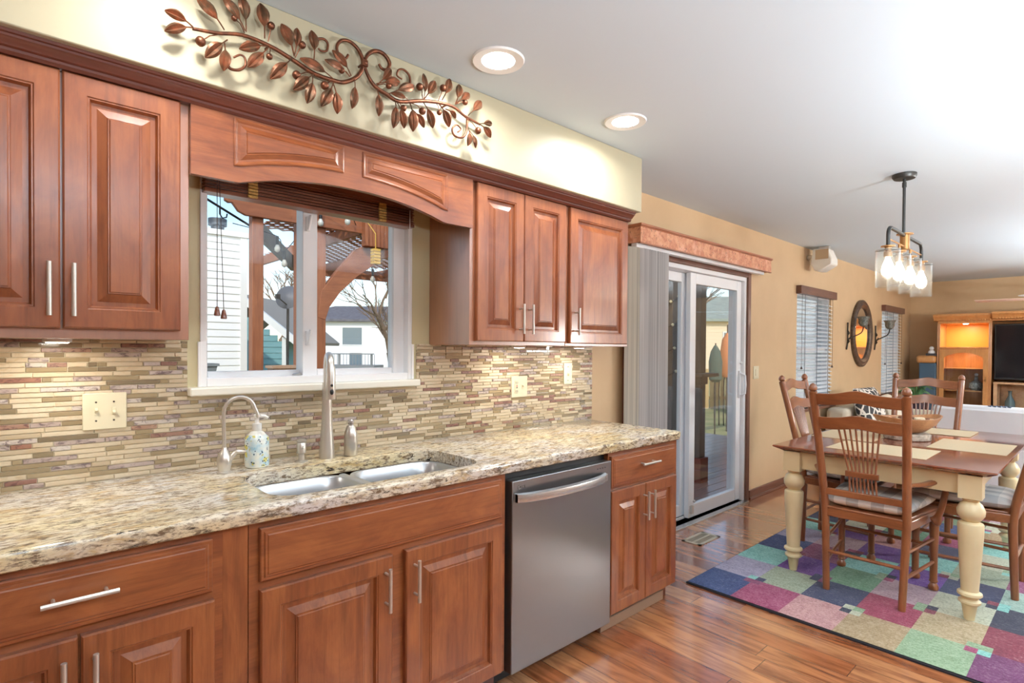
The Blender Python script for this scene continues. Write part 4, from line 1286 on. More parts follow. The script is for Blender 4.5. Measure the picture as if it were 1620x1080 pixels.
def make_chair(label, arms=True):
    # local frame: back feet at the origin, chair faces +x
    t = thing('dining_chair', label, 'chair', (0, 0, 0), 'dining chairs')
    def post(s):
        mb = MB()
        pts = [(0, s * .178, 0), (.008, s * .186, .25), (.01, s * .192, .45), (-.03, s * .198, .66), (-.09, s * .208, .92), (-.138, s * .214, 1.115)]
        P = smooth(pts, 4); n = len(P)
        mb.tube(P, [.0175 + .0035 * min(1, i / n * 3) for i in range(n)], 12)
        top = P[-1]
        mb.lathe([(.0185, 0), (.012, .006), (.021, .014), (.022, .026), (.015, .042), (.003, .05)], (top.x, top.y, top.z - .004), 14)
        return mb
    def xat(z):
        tab = [(0, 0), (.45, .01), (.66, -.03), (.92, -.09), (1.115, -.138)]
        for (a, b), (c, d) in zip(tab, tab[1:]):
            if z <= c: return b + (d - b) * (z - a) / (c - a)
        return tab[-1][1]
    for s in (-1, 1): build(post(s), 'post', M['ch_z'], t, ang=40)
    for s in (-1, 1):
        mb = MB(); mb.lathe([(.013, 0), (.024, .004), (.026, .02), (.019, .034), (.015, .042), (.022, .05), (.018, .06), (.0185, .20), (.0235, .36), (.022, .44)], (.435, s * .232, 0), 14)
        build(mb, 'leg', M['ch_z'], t, ang=40)
    mb = MB()
    mb.bar((.012, -.19, .44), (.012, .19, .44), .03, .055); mb.bar((.435, -.245, .432), (.435, .245, .432), .035, .05)
    for s in (-1, 1): mb.bar((.01, s * .192, .437), (.44, s * .235, .432), .03, .05)
    build(mb, 'seat_frame', M['ch_y'], t, bev=.005)
    mb = MB(); mb.rings([[(-.005, -.18, z), (.46, -.255, z), (.46, .255, z), (-.005, .18, z)] for z in (.456, .47)]); build(mb, 'seat', M['ch_x'], t, bev=.005)
    mb = MB(); mb.pillow((.235, 0, .508), .45, .47, .082, 16, 16, sag=.008)
    mb.v = [(x, y * (1 - .17 * (1 - (x - .01) / .45)), z) for x, y, z in mb.v]
    cu = build(mb, 'seat_cushion', M['plaid'], t, ang=70)
    # crest and lower slat: wavy, curved back
    def slat(zt, zb, amp):
        K = 22; rows = []
        for i in range(K + 1):
            u = 2 * i / K - 1
            yy = u * (.203 if zt < 1.05 else .210)
            bow = -.022 * (1 - u * u)
            wave = amp * (math.cos(u * PI * 1.05) * .55 + .35 * math.cos(2 * PI * u) * (1 - abs(u)))
            top = zt + wave; bot = zb + wave * .8
            x1, x2 = xat(top) + bow, xat(bot) + bow
            rows.append([(x1 - .009, yy, top), (x1 + .009, yy, top), (x2 + .009, yy, bot), (x2 - .009, yy, bot)])
        mb = MB(); mb.rings(rows); return mb
    build(slat(1.115, 1.052, .018), 'crest_rail', M['ch_y'], t, bev=.003)
    build(slat(.985, .918, .016), 'back_slat', M['ch_y'], t, bev=.003)
    mb = MB(); mb.bar((xat(.555), -.19, .555), (xat(.555), .19, .555), .02, .036); build(mb, 'back_rail', M['ch_y'], t, bev=.003)
    mb = MB(); mb.bar((xat(.675) - .006, -.078, .675), (xat(.675) - .006, .078, .675), .016, .03); build(mb, 'spindle_band', M['ch_y'], t, bev=.002)
    for k in range(8):
        u = (k - 3.5) / 3.5
        pts = smooth([(xat(.93) - .016, u * .097, .935), (xat(.8) - .01, u * .078, .80), (xat(.675) - .004, u * .062, .675), (xat(.565), u * .064, .565)], 4)
        mb = MB(); mb.tube(pts, .0052, 8); build(mb, 'spindle', M['ch_z'], t)
    mb = MB()
    mb.tube([(.003, -.18, .215), (.003, .18, .215)], .0095, 8)
    for s in (-1, 1):
        for z in (.16, .29): mb.tube([(.006, s * .182, z), (.435, s * .232, z)], .0095, 8)
    mb.tube([(.435, -.232, .25), (.435, .232, .25)], .0095, 8)
    build(mb, 'stretcher', M['ch_x'], t)
    if arms:
        for s in (-1, 1):
            pts = smooth([(-.03, s * .20, .655), (.09, s * .25, .652), (.2, s * .295, .668), (.33, s * .308, .672), (.39, s * .298, .66)], 5); n = len(pts)
            mb = MB(); mb.tube(pts, [.015 + .012 * min(1, i / n * 1.6) for i in range(n)], 10, flat=.62)
            mb.sphere((.385, s * .302, .66), .025, 10, sz=.7)
            build(mb, 'arm', M['ch_x'], t, ang=60)
            mb = MB(); mb.tube(smooth([(.315, s * .302, .66), (.30, s * .30, .58), (.28, s * .288, .50), (.285, s * .268, .435), (.285, s * .25, .415)], 4), [.012] + [.0155] * 10 + [.02, .026, .03, .03, .022, .012], 10, flat=.8)
            build(mb, 'arm_post', M['ch_z'], t, ang=60)
    return t
ch = make_chair('cherry spindle back armchair with plaid cushion at the near end of the table')
ch2 = make_chair('cherry spindle back chair with plaid cushion cut off by the right edge', False)
for o_, (x, y, rz) in ((ch, (3.415, -1.328, 0)), (ch2, (4.21, -1.885, 90))):
    o_.location = (x, y, ZR); o_.rotation_euler = (0, 0, math.radians(rz))
for lb, x, y, rz in (('cherry spindle back armchair with plaid cushion on the window side of the table', 4.335, -.757, -90), ('cherry spindle back armchair with plaid cushion at the far end of the table', 5.30, -1.225, 180)):
    c = copy_tree(ch); c.location = (x, y, ZR); c.rotation_euler = (0, 0, math.radians(rz)); c['label'] = lb

# ------------------------------------------------------------ living room
M['slip'] = plain('white_slipcover', (246, 247, 250), .85, c2=(238, 241, 246), sc=3, bump=.1, bsc=90)
sf = thing('sofa', 'white slipcovered sofa seen from behind, beyond the dining table', 'sofa', (6.7, -2.2, 0))
mb = MB(); mb.box(6.22, 6.42, -3.3, -1.12, .02, .88); build(mb, 'backrest', M['slip'], sf, bev=.035)
mb = MB(); mb.box(6.19, 6.225, -3.28, -1.14, .56, .855); mb.box(6.19, 6.225, -3.28, -1.14, .10, .545); build(mb, 'back_panel', M['slip'], sf, bev=.012)
mb = MB(); mb.box(6.42, 7.12, -3.2, -1.22, .02, .44); build(mb, 'seat', M['slip'], sf, bev=.05)
for y in (-3.32, -1.24):
    mb = MB(); mb.box(6.40, 7.14, y, y + .2, .02, .62); build(mb, 'armrest', M['slip'], sf, bev=.05)
mb = MB()
for y0 in (-1.50, -1.74):
    for k in range(5):
        for s in (-1, 1):
            yc = y0 - k * .032
            mb.bar((6.30, yc, .884), (6.30 + s * .05, yc - .02, .884), .014, .006, m=0, a1=.004)
build(mb, 'leaf_print', plain('navy_print', (64, 78, 104), .8), sf)

M['beige'] = plain('beige_upholstery', (196, 184, 164), .9)
ls = thing('loveseat', 'beige loveseat beneath the oval mirror against the window wall', 'loveseat', (7.75, -.5, 0))
mb = MB(); mb.box(6.75, 8.75, -.28, -.06, .05, .72); build(mb, 'backrest', M['beige'], ls, bev=.05)
mb = MB(); mb.box(6.85, 8.65, -.95, -.28, .05, .42); build(mb, 'seat', M['beige'], ls, bev=.05)
for x in (6.65, 8.65):
    mb = MB(); mb.box(x, x + .2, -.95, -.08, .05, .60); build(mb, 'armrest', M['beige'], ls, bev=.05)
mb = MB()
for x in (6.75, 8.75):
    for y in (-.9, -.12): mb.box(x - .03, x + .03, y - .03, y + .03, 0, .055)
build(mb, 'foot', M['black'], ls)
def lattice_mat():
    t = NT('lattice_pillow')
    v = t.coord('Object', (1, 1, 1))
    vo = t.n('TexVoronoi', feature='DISTANCE_TO_EDGE'); t.put(vo.inputs['Vector'], v); vo.inputs['Scale'].default_value = 13
    t.set('Base Color', t.mix(t.math('LESS_THAN', vo.outputs['Distance'], .10), lin((58, 54, 54)), lin((224, 216, 204)))); t.set('Roughness', .9)
    return t.mat
def throw_pillow(lb, mat_, x, y, z, s, rx, rz):
    mb = MB(); mb.pillow((0, 0, 0), s, s, .17, 14, 14, pw=3)
    mb.xf(Matrix.Translation((x, y, z)) @ Matrix.Rotation(math.radians(rz), 4, 'Z') @ Matrix.Rotation(math.radians(rx), 4, 'X'))
    tag(build(mb, 'throw_pillow', mat_, ang=70), lb, 'pillow')
throw_pillow('black and white lattice patterned throw pillow on the loveseat', lattice_mat(), 7.12, -.40, .69, .52, 74, -8)
throw_pillow('plain cream throw pillow beside the lattice pillow', plain('cream_pillow', (214, 204, 184), .9), 7.72, -.46, .64, .42, 70, 6)

# potted plant
pp = thing('potted_plant', 'strappy green plant in a tall dark planter at the end of the loveseat', 'plant', (9.35, -.36, 0))
mb = MB(); mb.lathe([(0, 0), (.10, 0), (.115, .02), (.15, .66), (.155, .70), (.14, .70), (.13, .65), (0, .65)], (9.35, -.36, 0), 20); build(mb, 'planter', plain('dark_planter', (46, 34, 44), .35), pp)
r3 = random.Random(9); M['plant'] = plain('plant_leaf', (52, 96, 62), .45, c2=(98, 138, 84), sc=14)
for k in range(20):
    a = 2 * PI * k / 20 + r3.uniform(-.2, .2); L = r3.uniform(.18, .34); up = r3.uniform(.12, .3)
    dx, dy = math.cos(a), math.sin(a)
    pts = smooth([(9.35 + dx * .02, -.36 + dy * .02, .64), (9.35 + dx * L * .5, -.36 + dy * L * .5, .66 + up), (9.35 + dx * L, -.36 + dy * L, .65 + up * .8)], 5); n = len(pts)
    mb = MB(); mb.tube(pts, [.004 + .012 * math.sin(PI * min(1, (i + 1) / n)) for i in range(n)], 6, flat=.2); build(mb, 'leaf', M['plant'], pp)

# tower speaker with a wooden box and a figurine on it
mb = MB(); mb.box(10.2, 10.52, -.44, -.235, .001, 1.18); tsb = build(mb, 'tower_speaker', plain('slate_speaker_cloth', (66, 88, 106), .8), bev=.01)
tag(tsb, 'tall slate blue floor speaker left of the oak entertainment center', 'speaker')
M['oak'] = wood('golden_oak', (206, 150, 92), (192, 134, 78), (158, 104, 58), axis='z', rough=.35, coat=.3)
M['oak_x'] = wood('golden_oak_x', (206, 150, 92), (192, 134, 78), (158, 104, 58), axis='x', rough=.35, coat=.3, sc=1)
mb = MB(); mb.box(10.18, 10.5, -.436, -.20, 1.1815, 1.29); tag(build(mb, 'wooden_box', M['oak_x'], bev=.03), 'rounded golden wooden box on top of the tower speaker', 'box')
fg = thing('figurine', 'small white and dark ceramic figurine on the wooden box', 'figurine', (10.3, -.37, 1.291))
mb = MB(); mb.sphere((10.3, -.37, 1.335), .045, 12, sz=1.0); mb.sphere((10.3, -.37, 1.40), .03, 12); build(mb, 'body', plain('ceramic_white', (228, 230, 232), .2), fg)
mb = MB(); mb.box(10.255, 10.345, -.435, -.305, 1.291, 1.325); build(mb, 'base', plain('ceramic_dark', (60, 62, 68), .3), fg, bev=.006)

# oak wall unit
eu = thing('entertainment_center', 'golden oak entertainment center with lit niche and glass display door', 'entertainment center', (10.4, -1.6, 0))
EX0, EX1 = 10.26, 10.74
mb = MB()
mb.box(EX0, EX1, -.475, -.445, 0, 1.80); mb.box(EX0, EX1, -1.06, -1.03, 0, 1.80)
mb.box(EX0, EX1, -1.03, -.475, 1.765, 1.80); mb.box(EX0, EX1, -1.03, -.475, 1.395, 1.42); mb.box(EX0, EX1, -1.03, -.475, .0, .50)
mb.box(EX0, EX1, -2.35, -2.32, 0, 1.80); mb.box(EX0 + .0, EX1, -2.32, -1.06, .0, .42)
mb.box(EX1 - .012, EX1, -2.32, -.475, 0, 1.80)
mb.box(EX0, EX1, -2.35, -1.06, 1.79, 1.82)
build(mb, 'carcass', M['oak'], eu, bev=.004)
mb = MB()
prf = [(EX0, 1.80), (EX0 - .02, 1.81), (EX0 - .03, 1.835), (EX0 - .075, 1.87), (EX0 - .075, 1.90), (EX1, 1.90), (EX1, 1.80)]
mb.rings([[(x, y, z) for x, z in prf] for y in (-1.07, -.40)]); mb.rings([[(x - .05, y, z + .012) for x, z in prf] for y in (-2.38, -1.07)])
for k in range(24): mb.box(EX0 - .028, EX0 - .0, -1.05 + k * .026, -1.037 + k * .026, 1.803, 1.822)
for k in range(40): mb.box(EX0 - .078, EX0 - .05, -2.34 + k * .031, -2.325 + k * .031, 1.815, 1.834)
build(mb, 'cornice', M['oak_x'], eu)
for y in (-.46, -1.045):
    mb = MB()
    for dy in (-.012, 0, .012): mb.tube([(EX0 - .002, y + dy, .52), (EX0 - .002, y + dy, 1.76)], .0055, 8)
    build(mb, 'fluted_column', M['oak'], eu)
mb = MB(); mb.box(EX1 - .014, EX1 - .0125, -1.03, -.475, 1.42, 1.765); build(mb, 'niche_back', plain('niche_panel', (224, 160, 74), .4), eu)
lamp('niche_lamp', 'AREA', (10.42, -.75, 1.754), 3.4, (1, .82, .55), .1, parent=eu)
mb = MB(); mb.lathe([(0, 1.7645), (.035, 1.7645), (.03, 1.755), (0, 1.755)], (10.42, -.75, 0), 16); build(mb, 'puck_lens', emit('niche_lens', (1, .85, .6), 8), eu)
# arched glass door
mb = MB(); fw = .058
mb.box(EX0 - .022, EX0 - .001, -.530, -.475, .505, 1.39); mb.box(EX0 - .022, EX0 - .001, -1.03, -.975, .505, 1.39); mb.box(EX0 - .022, EX0 - .001, -.975, -.53, .505, .56)
ysn = [-.975 + (.445) * k / 16 for k in range(17)]
top = [(y, 1.39) for y in ysn[::-1]]
bot = [(y, 1.27 + .07 * (1 - ((y + .7525) / .2225) ** 2)) for y in ysn]
mb.rings([[(x, y, z) for y, z in bot + top] for x in (EX0 - .022, EX0 - .001)])
gd = build(mb, 'glass_door', M['oak'], eu)
mb = MB(); mb.box(EX0 - .012, EX0 - .009, -.98, -.525, .55, 1.345); build(mb, 'door_glass', M['pane'], gd)
mb = MB(); mb.box(EX0 - .027, EX0 - .022, -1.01, -.995, .92, 1.0); mb.sphere((EX0 - .035, -1.0025, .95), .012, 8); build(mb, 'latch', M['brass'], gd)
mb = MB()
for z in (.78, 1.10): mb.box(EX0 + .03, EX1 - .03, -1.028, -.477, z, z + .012)
build(mb, 'shelf', M['oak_x'], eu)
lamp('display_lamp', 'AREA', (10.42, -.75, 1.39), 2.2, (1, .72, .42), .1, parent=eu)
# television and its low cabinet
tv = thing('television', 'flat black television standing inside the oak entertainment center', 'television', (10.36, -1.7, .93))
mb = MB(); mb.box(10.30, 10.36, -2.29, -1.085, .965, 1.745); build(mb, 'bezel', M['black'], tv, bev=.006)
mb = MB(); mb.box(10.296, 10.30, -2.27, -1.105, .995, 1.725); build(mb, 'screen', plain('tv_screen', (20, 24, 30), .08, spec=.6), tv)
mb = MB(); mb.box(10.31, 10.5, -1.9, -1.5, .935, .965); build(mb, 'stand', M['black'], tv)
tc = thing('media_cabinet', 'low light oak media cabinet with glass doors under the television', 'cabinet', (10.4, -1.7, .421))
M['oak_l'] = wood('light_oak', (206, 168, 130), (190, 150, 112), (160, 120, 86), axis='x', rough=.4)
mb = MB(); frame_y = (-2.30, -1.09)
mb.box(10.20, 10.6, frame_y[0], frame_y[1], .905, .933); mb.box(10.22, 10.6, frame_y[0], frame_y[0] + .04, .425, .905); mb.box(10.22, 10.6, frame_y[1] - .04, frame_y[1], .425, .905); mb.box(10.22, 10.6, -2.26, -1.13, .425, .46); mb.box(10.22, 10.6, -1.71, -1.68, .46, .905); mb.box(10.59, 10.6, -2.26, -1.13, .46, .905)
build(mb, 'carcass', M['oak_l'], tc, bev=.003)
mb = MB(); mb.box(10.226, 10.229, -2.26, -1.13, .46, .905); build(mb, 'glass_door', M['pane'], tc)
mb = MB(); mb.lathe([(0, .461), (.04, .461), (.06, .55), (.055, .66), (.02, .74), (.02, .80), (.03, .81), (0, .81)], (10.4, -1.25, 0), 16); tag(build(mb, 'glass_vase', plain('blue_grey_glass', (90, 112, 120), .1)), 'blue grey glass vase inside the media cabinet', 'vase')
# things behind the display door
cr = thing('crystal_decanter', 'cut crystal decanter behind the display door', 'decanter', (10.42, -.88, .793))
mb = MB(); mb.lathe([(0, .793), (.06, .793), (.085, .83), (.08, .90), (.025, .94), (.02, .99), (.028, .995), (0, .995)], (10.42, -.88, 0), 14); build(mb, 'body', plain('cut_crystal', (150, 160, 164), .1, c2=(90, 96, 100), sc=60), cr)
mb = MB(); mb.sphere((10.42, -.88, 1.02), .024, 10); build(mb, 'stopper', plain('crystal', (180, 190, 194), .08), cr)
mb = MB(); mb.lathe([(0, .793), (.05, .793), (.03, .80), (.12, .86), (.125, .865), (.11, .865), (0, .82)], (10.42, -.62, 0), 20); tag(build(mb, 'white_dish', plain('porcelain', (226, 222, 216), .2)), 'white footed dish behind the display door', 'dish')

# ceiling fan, mostly beyond the right edge
cf = thing('ceiling_fan', 'ceiling fan with white and brown blades at the right edge', 'ceiling fan', (9.0, -1.80, 1.95))
mb = MB(); mb.lathe([(.07, 2.439), (.06, 2.40), (.012, 2.39), (.012, 2.10), (.09, 2.09), (.11, 2.04), (.10, 1.98), (.05, 1.96), (0, 1.96)], (9, -1.8, 0), 24); build(mb, 'motor', M['white_trim'], cf)
for k in range(5):
    a = math.radians(90 - 72 * k)
    d = Vector((math.cos(a), math.sin(a), 0)); s = Vector((-d.y, d.x, .12)).normalized()
    c0, c1 = Vector((9, -1.8, 1.985)) + d * .2, Vector((9, -1.8, 1.985)) + d * .76
    mb = MB(); mb.bar(c0, c1, .11, .008, s.cross(d) * -1, a1=.14); mb.bar(Vector((9, -1.8, 1.985)) + d * .08, c0 + d * .05, .03, .01, (0, 0, 1))
    build(mb, 'blade', M['white_trim'] if k else plain('pale_blade', (206, 176, 160), .5), cf, bev=.002)
mb = MB(); mb.sphere((9, -1.8, 1.90), .075, 16); build(mb, 'light_bowl', emit('fan_bowl', (1, .95, .86), 2.0), cf)
lamp('fan_lamp', 'POINT', (9, -1.8, 1.90), 50, (1, .93, .82), .085, parent=cf)
# ------------------------------------------------------------ outside: yard, deck, pergola
def ext_mat(name, c, rough=.8, **k): return plain(name, c, rough, **k)
M['grass'] = plain('lawn', (186, 176, 124), .95, c2=(150, 152, 98), sc=1.4, kind='Position')
mb = MB(); mb.box(-60, 110, .45, 110, -2.2, -.55)
struct(build(mb, 'ground', M['grass']))
M['deckw'] = wood('deck_boards', (168, 132, 120), (150, 118, 110), (120, 92, 86), axis='x', rough=.3, coat=.3)
dk = struct(build(MB().box(-1.2, 9.2, .16, 3.6, -.5, -.165), 'deck', M['black']), 'timber deck behind the house')
mb = MB()
for k in range(24):
    y = .165 + k * .143
    mb.box(-1.2, 9.2, y, y + .136, -.16, -.12)
build(mb, 'deck_board', M['deckw'], dk, bev=.004)

M['cedar'] = wood('cedar_stain', (170, 104, 66), (150, 88, 56), (112, 64, 42), axis='z', rough=.6, coat=0)
M['cedar_x'] = wood('cedar_stain_x', (170, 104, 66), (150, 88, 56), (112, 64, 42), axis='x', rough=.6, coat=0)
M['greywood'] = wood('weathered_post', (104, 92, 80), (88, 78, 68), (64, 58, 52), axis='z', rough=.7, coat=0)
pg = thing('pergola', 'brown timber pergola with a lattice roof outside the sink window', 'pergola', (2.3, 3.6, -.12))
for x, y in ((1.58, 2.66), (1.955, 2.66), (2.11, 2.66), (3.35, 6.1), (5.2, 6.1), (4.6, 2.66)):
    w_ = .046 if x < 2 and y < 3 else .055
    mb = MB(); mb.box(x - w_, x + w_, y - w_, y + w_, -.12 if y < 3.5 else -.55, 2.62); build(mb, 'post', M['cedar'], pg, bev=.006)
def scroll_beam(x0, x1, y, z0, z1, n='beam'):
    P = [(x0, z1), (x0 - .0, z1 - .03), (x0 + .03, z1 - .045), (x0 + .055, z1 - .04), (x0 + .075, z1 - .065), (x0 + .10, z1 - .10), (x0 + .16, z0), (x1, z0), (x1, z1)]
    mb = MB(); mb.ext(P, 'y', y - .022, y + .022); return build(mb, n, M['cedar_x'], pg, bev=.004)
scroll_beam(1.315, 5.2, 2.595, 2.425, 2.55)
scroll_beam(3.2, 5.6, 6.03, 2.45, 2.6)
for x in (2.75, 3.7, 4.7):
    mb = MB(); mb.box(x - .022, x + .022, 2.35, 6.5, 2.52, 2.64); build(mb, 'rafter', M['cedar'], pg, bev=.004)
mb = MB(); mb.bar((1.70, 3.0, 2.42), (2.45, 4.1, 2.29), .05, .15); build(mb, 'brace', M['greywood'], pg, bev=.004)
# curved knee brace from the right post up to the beam
pb = [(2.09, 1.62), (2.16, 1.60), (2.20, 1.72), (2.30, 1.86), (2.46, 2.01), (2.66, 2.16), (2.76, 2.32), (2.70, 2.40), (2.45, 2.27), (2.28, 2.07), (2.12, 1.86)]
mb = MB(); mb.ext(pb, 'y', 2.60, 2.66); build(mb, 'brace', M['cedar_x'], pg, bev=.005)
mb = MB()
for k in range(7): mb.box(2.50 + k * .04, 2.537 + k * .04, 2.50, 2.58, 2.30 - .01 * (k - 6) * 0, 2.56)
build(mb, 'fluted_block', M['cedar'], pg, bev=.006)
mb = MB()
def lat(x0, x1, y0, y1, z):
    s = .15
    n = int((x1 - x0 + y1 - y0) / s)
    for k in range(n):
        c = x0 + k * s - (y1 - y0)
        a0, a1 = max(c, x0), min(c + (y1 - y0), x1)
        if a1 - a0 > .05:
            mb.bar((a0, y0 + (a0 - c), z), (a1, y0 + (a1 - c), z), .05, .006)
            mb.bar((a0, y1 - (a0 - c), z + .007), (a1, y1 - (a1 - c), z + .007), .05, .006)
lat(2.05, 4.7, 2.75, 4.1, 2.655)
lat(2.75, 4.7, 4.12, 6.0, 2.655)
build(mb, 'lattice_panel', M['cedar_x'], pg)
# bistro bulbs
M['bulbglass'] = plain('bulb_glass', (206, 206, 196), .1, 0, .7)
sl = thing('string_lights', 'string of bistro bulbs hung under the pergola', 'string lights', (2.1, 2.8, 2.0))
pts = [(1.45, 2.85, 2.40), (1.80, 2.79, 2.33), (1.85, 2.76, 2.20), (2.08, 2.53, 2.56), (2.27, 2.40, 2.58), (2.96, 3.21, 2.2)]
mb = MB(); mb.tube(smooth(pts, 5), .004, 6); build(mb, 'cable', M['black'], sl)
for x, y, z in [(p[0], p[1], p[2] - .04) for p in pts[1:]]:
    mb = MB(); mb.tube([(x, y, z + .04), (x, y, z - .035)], .014, 8); mb.lathe([(.012, -.035), (.026, -.065), (.022, -.09), (.004, -.102)], (x, y, z), 12, 1); build(mb, 'bulb', [M['black'], M['bulbglass']], sl, ang=50)
ln = thing('hanging_lantern', 'small golden lantern hanging from the pergola', 'lantern', (2.30, 1.95, 2.05))
mb = MB()
for k in range(5): mb.box(2.27, 2.33, 1.92, 1.98, 2.05 + k * .026, 2.07 + k * .026)
mb.tube([(2.30, 1.95, 2.05), (2.30, 1.95, 2.30), (2.31, 2.2, 2.5), (2.34, 2.5, 2.56)], .004, 6); build(mb, 'body', plain('lantern_gold', (226, 178, 72), .4), ln)
# shepherd hook bar
mb = MB(); mb.tube([(1.02, 2.62, 2.60), (1.56, 2.70, 2.36)], .010, 8); mb.tube([(1.30, 2.66, 2.475), (1.30, 2.66, 2.42), (1.32, 2.66, 2.39), (1.35, 2.66, 2.40), (1.355, 2.66, 2.43)], .006, 6)
tag(build(mb, 'plant_hook_bar', M['black']), 'thin black hook bar fixed to the pergola post', 'hook')

# potting bench with planters
pbh = thing('potting_bench', 'grey timber bench carrying planters below the sink window', 'bench', (1.4, 2.2, -.12))
mb = MB(); mb.box(.9, 2.0, 1.95, 2.42, 1.06, 1.10)
build(mb, 'bench_top', M['greywood'], pbh, bev=.004)
for x in (.95, 1.95):
    for y in (1.99, 2.38):
        mb = MB(); mb.box(x - .03, x + .03, y - .03, y + .03, -.12, 1.06); build(mb, 'leg', M['greywood'], pbh)
def planter(lb, x, y, s, h, c):
    mb = MB(); L = []
    for k, z in ((.8, 1.1005), (1.0, 1.1005 + h), (1.12, 1.1005 + h), (1.12, 1.12 + h), (.92, 1.12 + h), (.80, 1.1005 + h * .5)): L.append([(x - s * k, y - s * k * .7, z), (x + s * k, y - s * k * .7, z), (x + s * k, y + s * k * .7, z), (x - s * k, y + s * k * .7, z)])
    mb.rings(L); tag(build(mb, 'planter_box', c), lb, 'planter', 'planters on the bench')
planter('square terracotta planter on the bench beside the post', 1.62, 2.15, .10, .09, plain('clay_planter', (196, 160, 132), .8))
planter('grey planter on the bench at the left edge of the window', 1.06, 2.26, .10, .11, plain('grey_planter', (140, 148, 152), .7))

# deck posts seen through the patio door
def deck_post(lb, x, y, base=True):
    t = thing('deck_post', lb, 'post', (x, y, -.12))
    mb = MB(); mb.box(x - .058, x + .058, y - .058, y + .058, -.12, 2.75); build(mb, 'shaft', M['greywood'], t, bev=.006)
    if base:
        mb = MB(); mb.box(x - .085, x + .085, y - .085, y + .085, -.12, .155); build(mb, 'base_box', plain('red_stain', (138, 64, 48), .5), t, bev=.006)
        mb = MB(); mb.box(x - .19, x + .19, y - .15, y + .15, 1.055, 1.095); mb.box(x - .075, x + .075, y - .075, y + .075, .97, 1.055); build(mb, 'tray', M['greywood'], t, bev=.008)
    return t
deck_post('grey timber deck post with a tray and red base outside the patio door', 5.745, .92)
dp = deck_post('timber deck post wrapped with small lights at the left of the patio door', 5.82, 1.32, False)
hx = [(5.82 + .085 * math.cos(a), 1.32 + .085 * math.sin(a), .9 + a * .045) for a in [k * .5 for k in range(72)]]
mb = MB(); mb.tube(hx, .006, 5)
for p in hx[::3]: mb.sphere(p, .018, 6, 1)
build(mb, 'light_wrap', [M['black'], plain('tiny_bulb', (232, 216, 170), .3)], dp)
mb = MB(); mb.box(5.6, 12.0, 1.26, 1.38, 2.30, 2.46); tag(build(mb, 'deck_beam', M['greywood']), 'weathered beam across the top of the deck posts', 'beam')

# picket fence, umbrella, trellis, grill
fn = thing('picket_fence', 'pale timber picket fence across the back lawn', 'fence', (17, 7, -.55))
mb = MB(); A, B = Vector((10.2, 12.8, 0)), Vector((18.6, 5.1, 0)); L = (B - A).length; d = (B - A).normalized()
for k in range(int(L / .17)):
    p = A + d * (k * .17); mb.bar(p + Vector((0, 0, -.56)), p + Vector((0, 0, .72 + .02 * (k % 2))), .135, .02, (d.y, -d.x, 0))
build(mb, 'pickets', plain('fence_timber', (216, 186, 134), .8, c2=(196, 162, 112), sc=2), fn)
mb = MB()
for z in (-.2, .45): mb.bar(A + Vector((.03, .03, z)), B + Vector((.03, .03, z)), .04, .09)
build(mb, 'rail', plain('fence_rail', (196, 166, 118), .8), fn)
um = thing('patio_umbrella', 'closed orange patio umbrella standing on the lawn', 'umbrella', (12.5, 3.9, -.55))
mb = MB(); mb.tube([(12.5, 3.9, -.55), (12.5, 3.9, 1.95)], .016, 8); build(mb, 'pole', M['greywood'], um)
mb = MB(); mb.lathe([(.03, 1.75), (.12, 1.6), (.16, 1.3), (.15, .8), (.09, .72), (.03, .8)], (12.5, 3.9, 0), 12); build(mb, 'canopy', plain('orange_canvas', (226, 142, 92), .8), um)
mb = MB()
for s in (-.16, .0, .16):
    q = [(13.45 + .5 * (s - .22), 4.4 - .5 * (s - .22), -.55), (13.45 + .5 * (s - .22), 4.4 - .5 * (s - .22), .6), (13.45 + .5 * s, 4.4 - .5 * s, .82), (13.45 + .5 * (s + .22), 4.4 - .5 * (s + .22), .6), (13.45 + .5 * (s + .22), 4.4 - .5 * (s + .22), -.55)]
    mb.tube(smooth(q, 5), .014, 6)
tag(build(mb, 'garden_arch', M['iron']), 'dark arched metal garden trellis before the fence', 'trellis')
gr = thing('patio_umbrella', 'closed dark green patio umbrella behind the deck post', 'umbrella', (11.35, 3.6, -.55))
mb = MB(); mb.tube([(11.35, 3.6, -.55), (11.35, 3.6, 1.5)], .015, 8); build(mb, 'pole', M['greywood'], gr)
mb = MB(); mb.lathe([(.03, 1.45), (.10, 1.32), (.14, 1.1), (.13, .72), (.07, .66), (.03, .72)], (11.35, 3.6, 0), 12); build(mb, 'canopy', plain('green_canvas', (82, 106, 96), .8), gr)

# neighbour's house, shed, dish
M['siding'] = plain('white_siding', (236, 238, 240), .6)
def siding(mb, a, b, z0, z1, nrm, pitch=.125, m=0):
    a, b, nrm = Vector(a), Vector(b), Vector(nrm)
    n = max(1, int(round((z1 - z0) / pitch))); h = (z1 - z0) / n
    for k in range(n):
        z = z0 + k * h
        mb.rings([[tuple(p + nrm * o + Vector((0, 0, zz))) for o, zz in ((0, z), (.022, z), (.004, z + h), (0, z + h))] for p in (a, b)], m)
nh = thing('neighbor_house', 'white sided neighbouring house left of the pergola post', 'house', (-1, 9, -.55))
mb = MB(); siding(mb, (-4.0, 7.4, 0), (2.86, 7.4, 0), -.55, 3.12, (0, -1, 0), .115)
mb.box(-4.0, 2.86, 7.4, 12, -.55, 3.12); build(mb, 'wall', M['siding'], nh, flatshade=True)
mb = MB(); mb.box(2.86, 2.96, 7.36, 12, -.55, 3.14); build(mb, 'corner_trim', M['white_trim'], nh)
mb = MB(); mb.box(-4.1, 3.0, 7.34, 12.1, 3.12, 3.20); build(mb, 'roof_edge', M['white_trim'], nh)
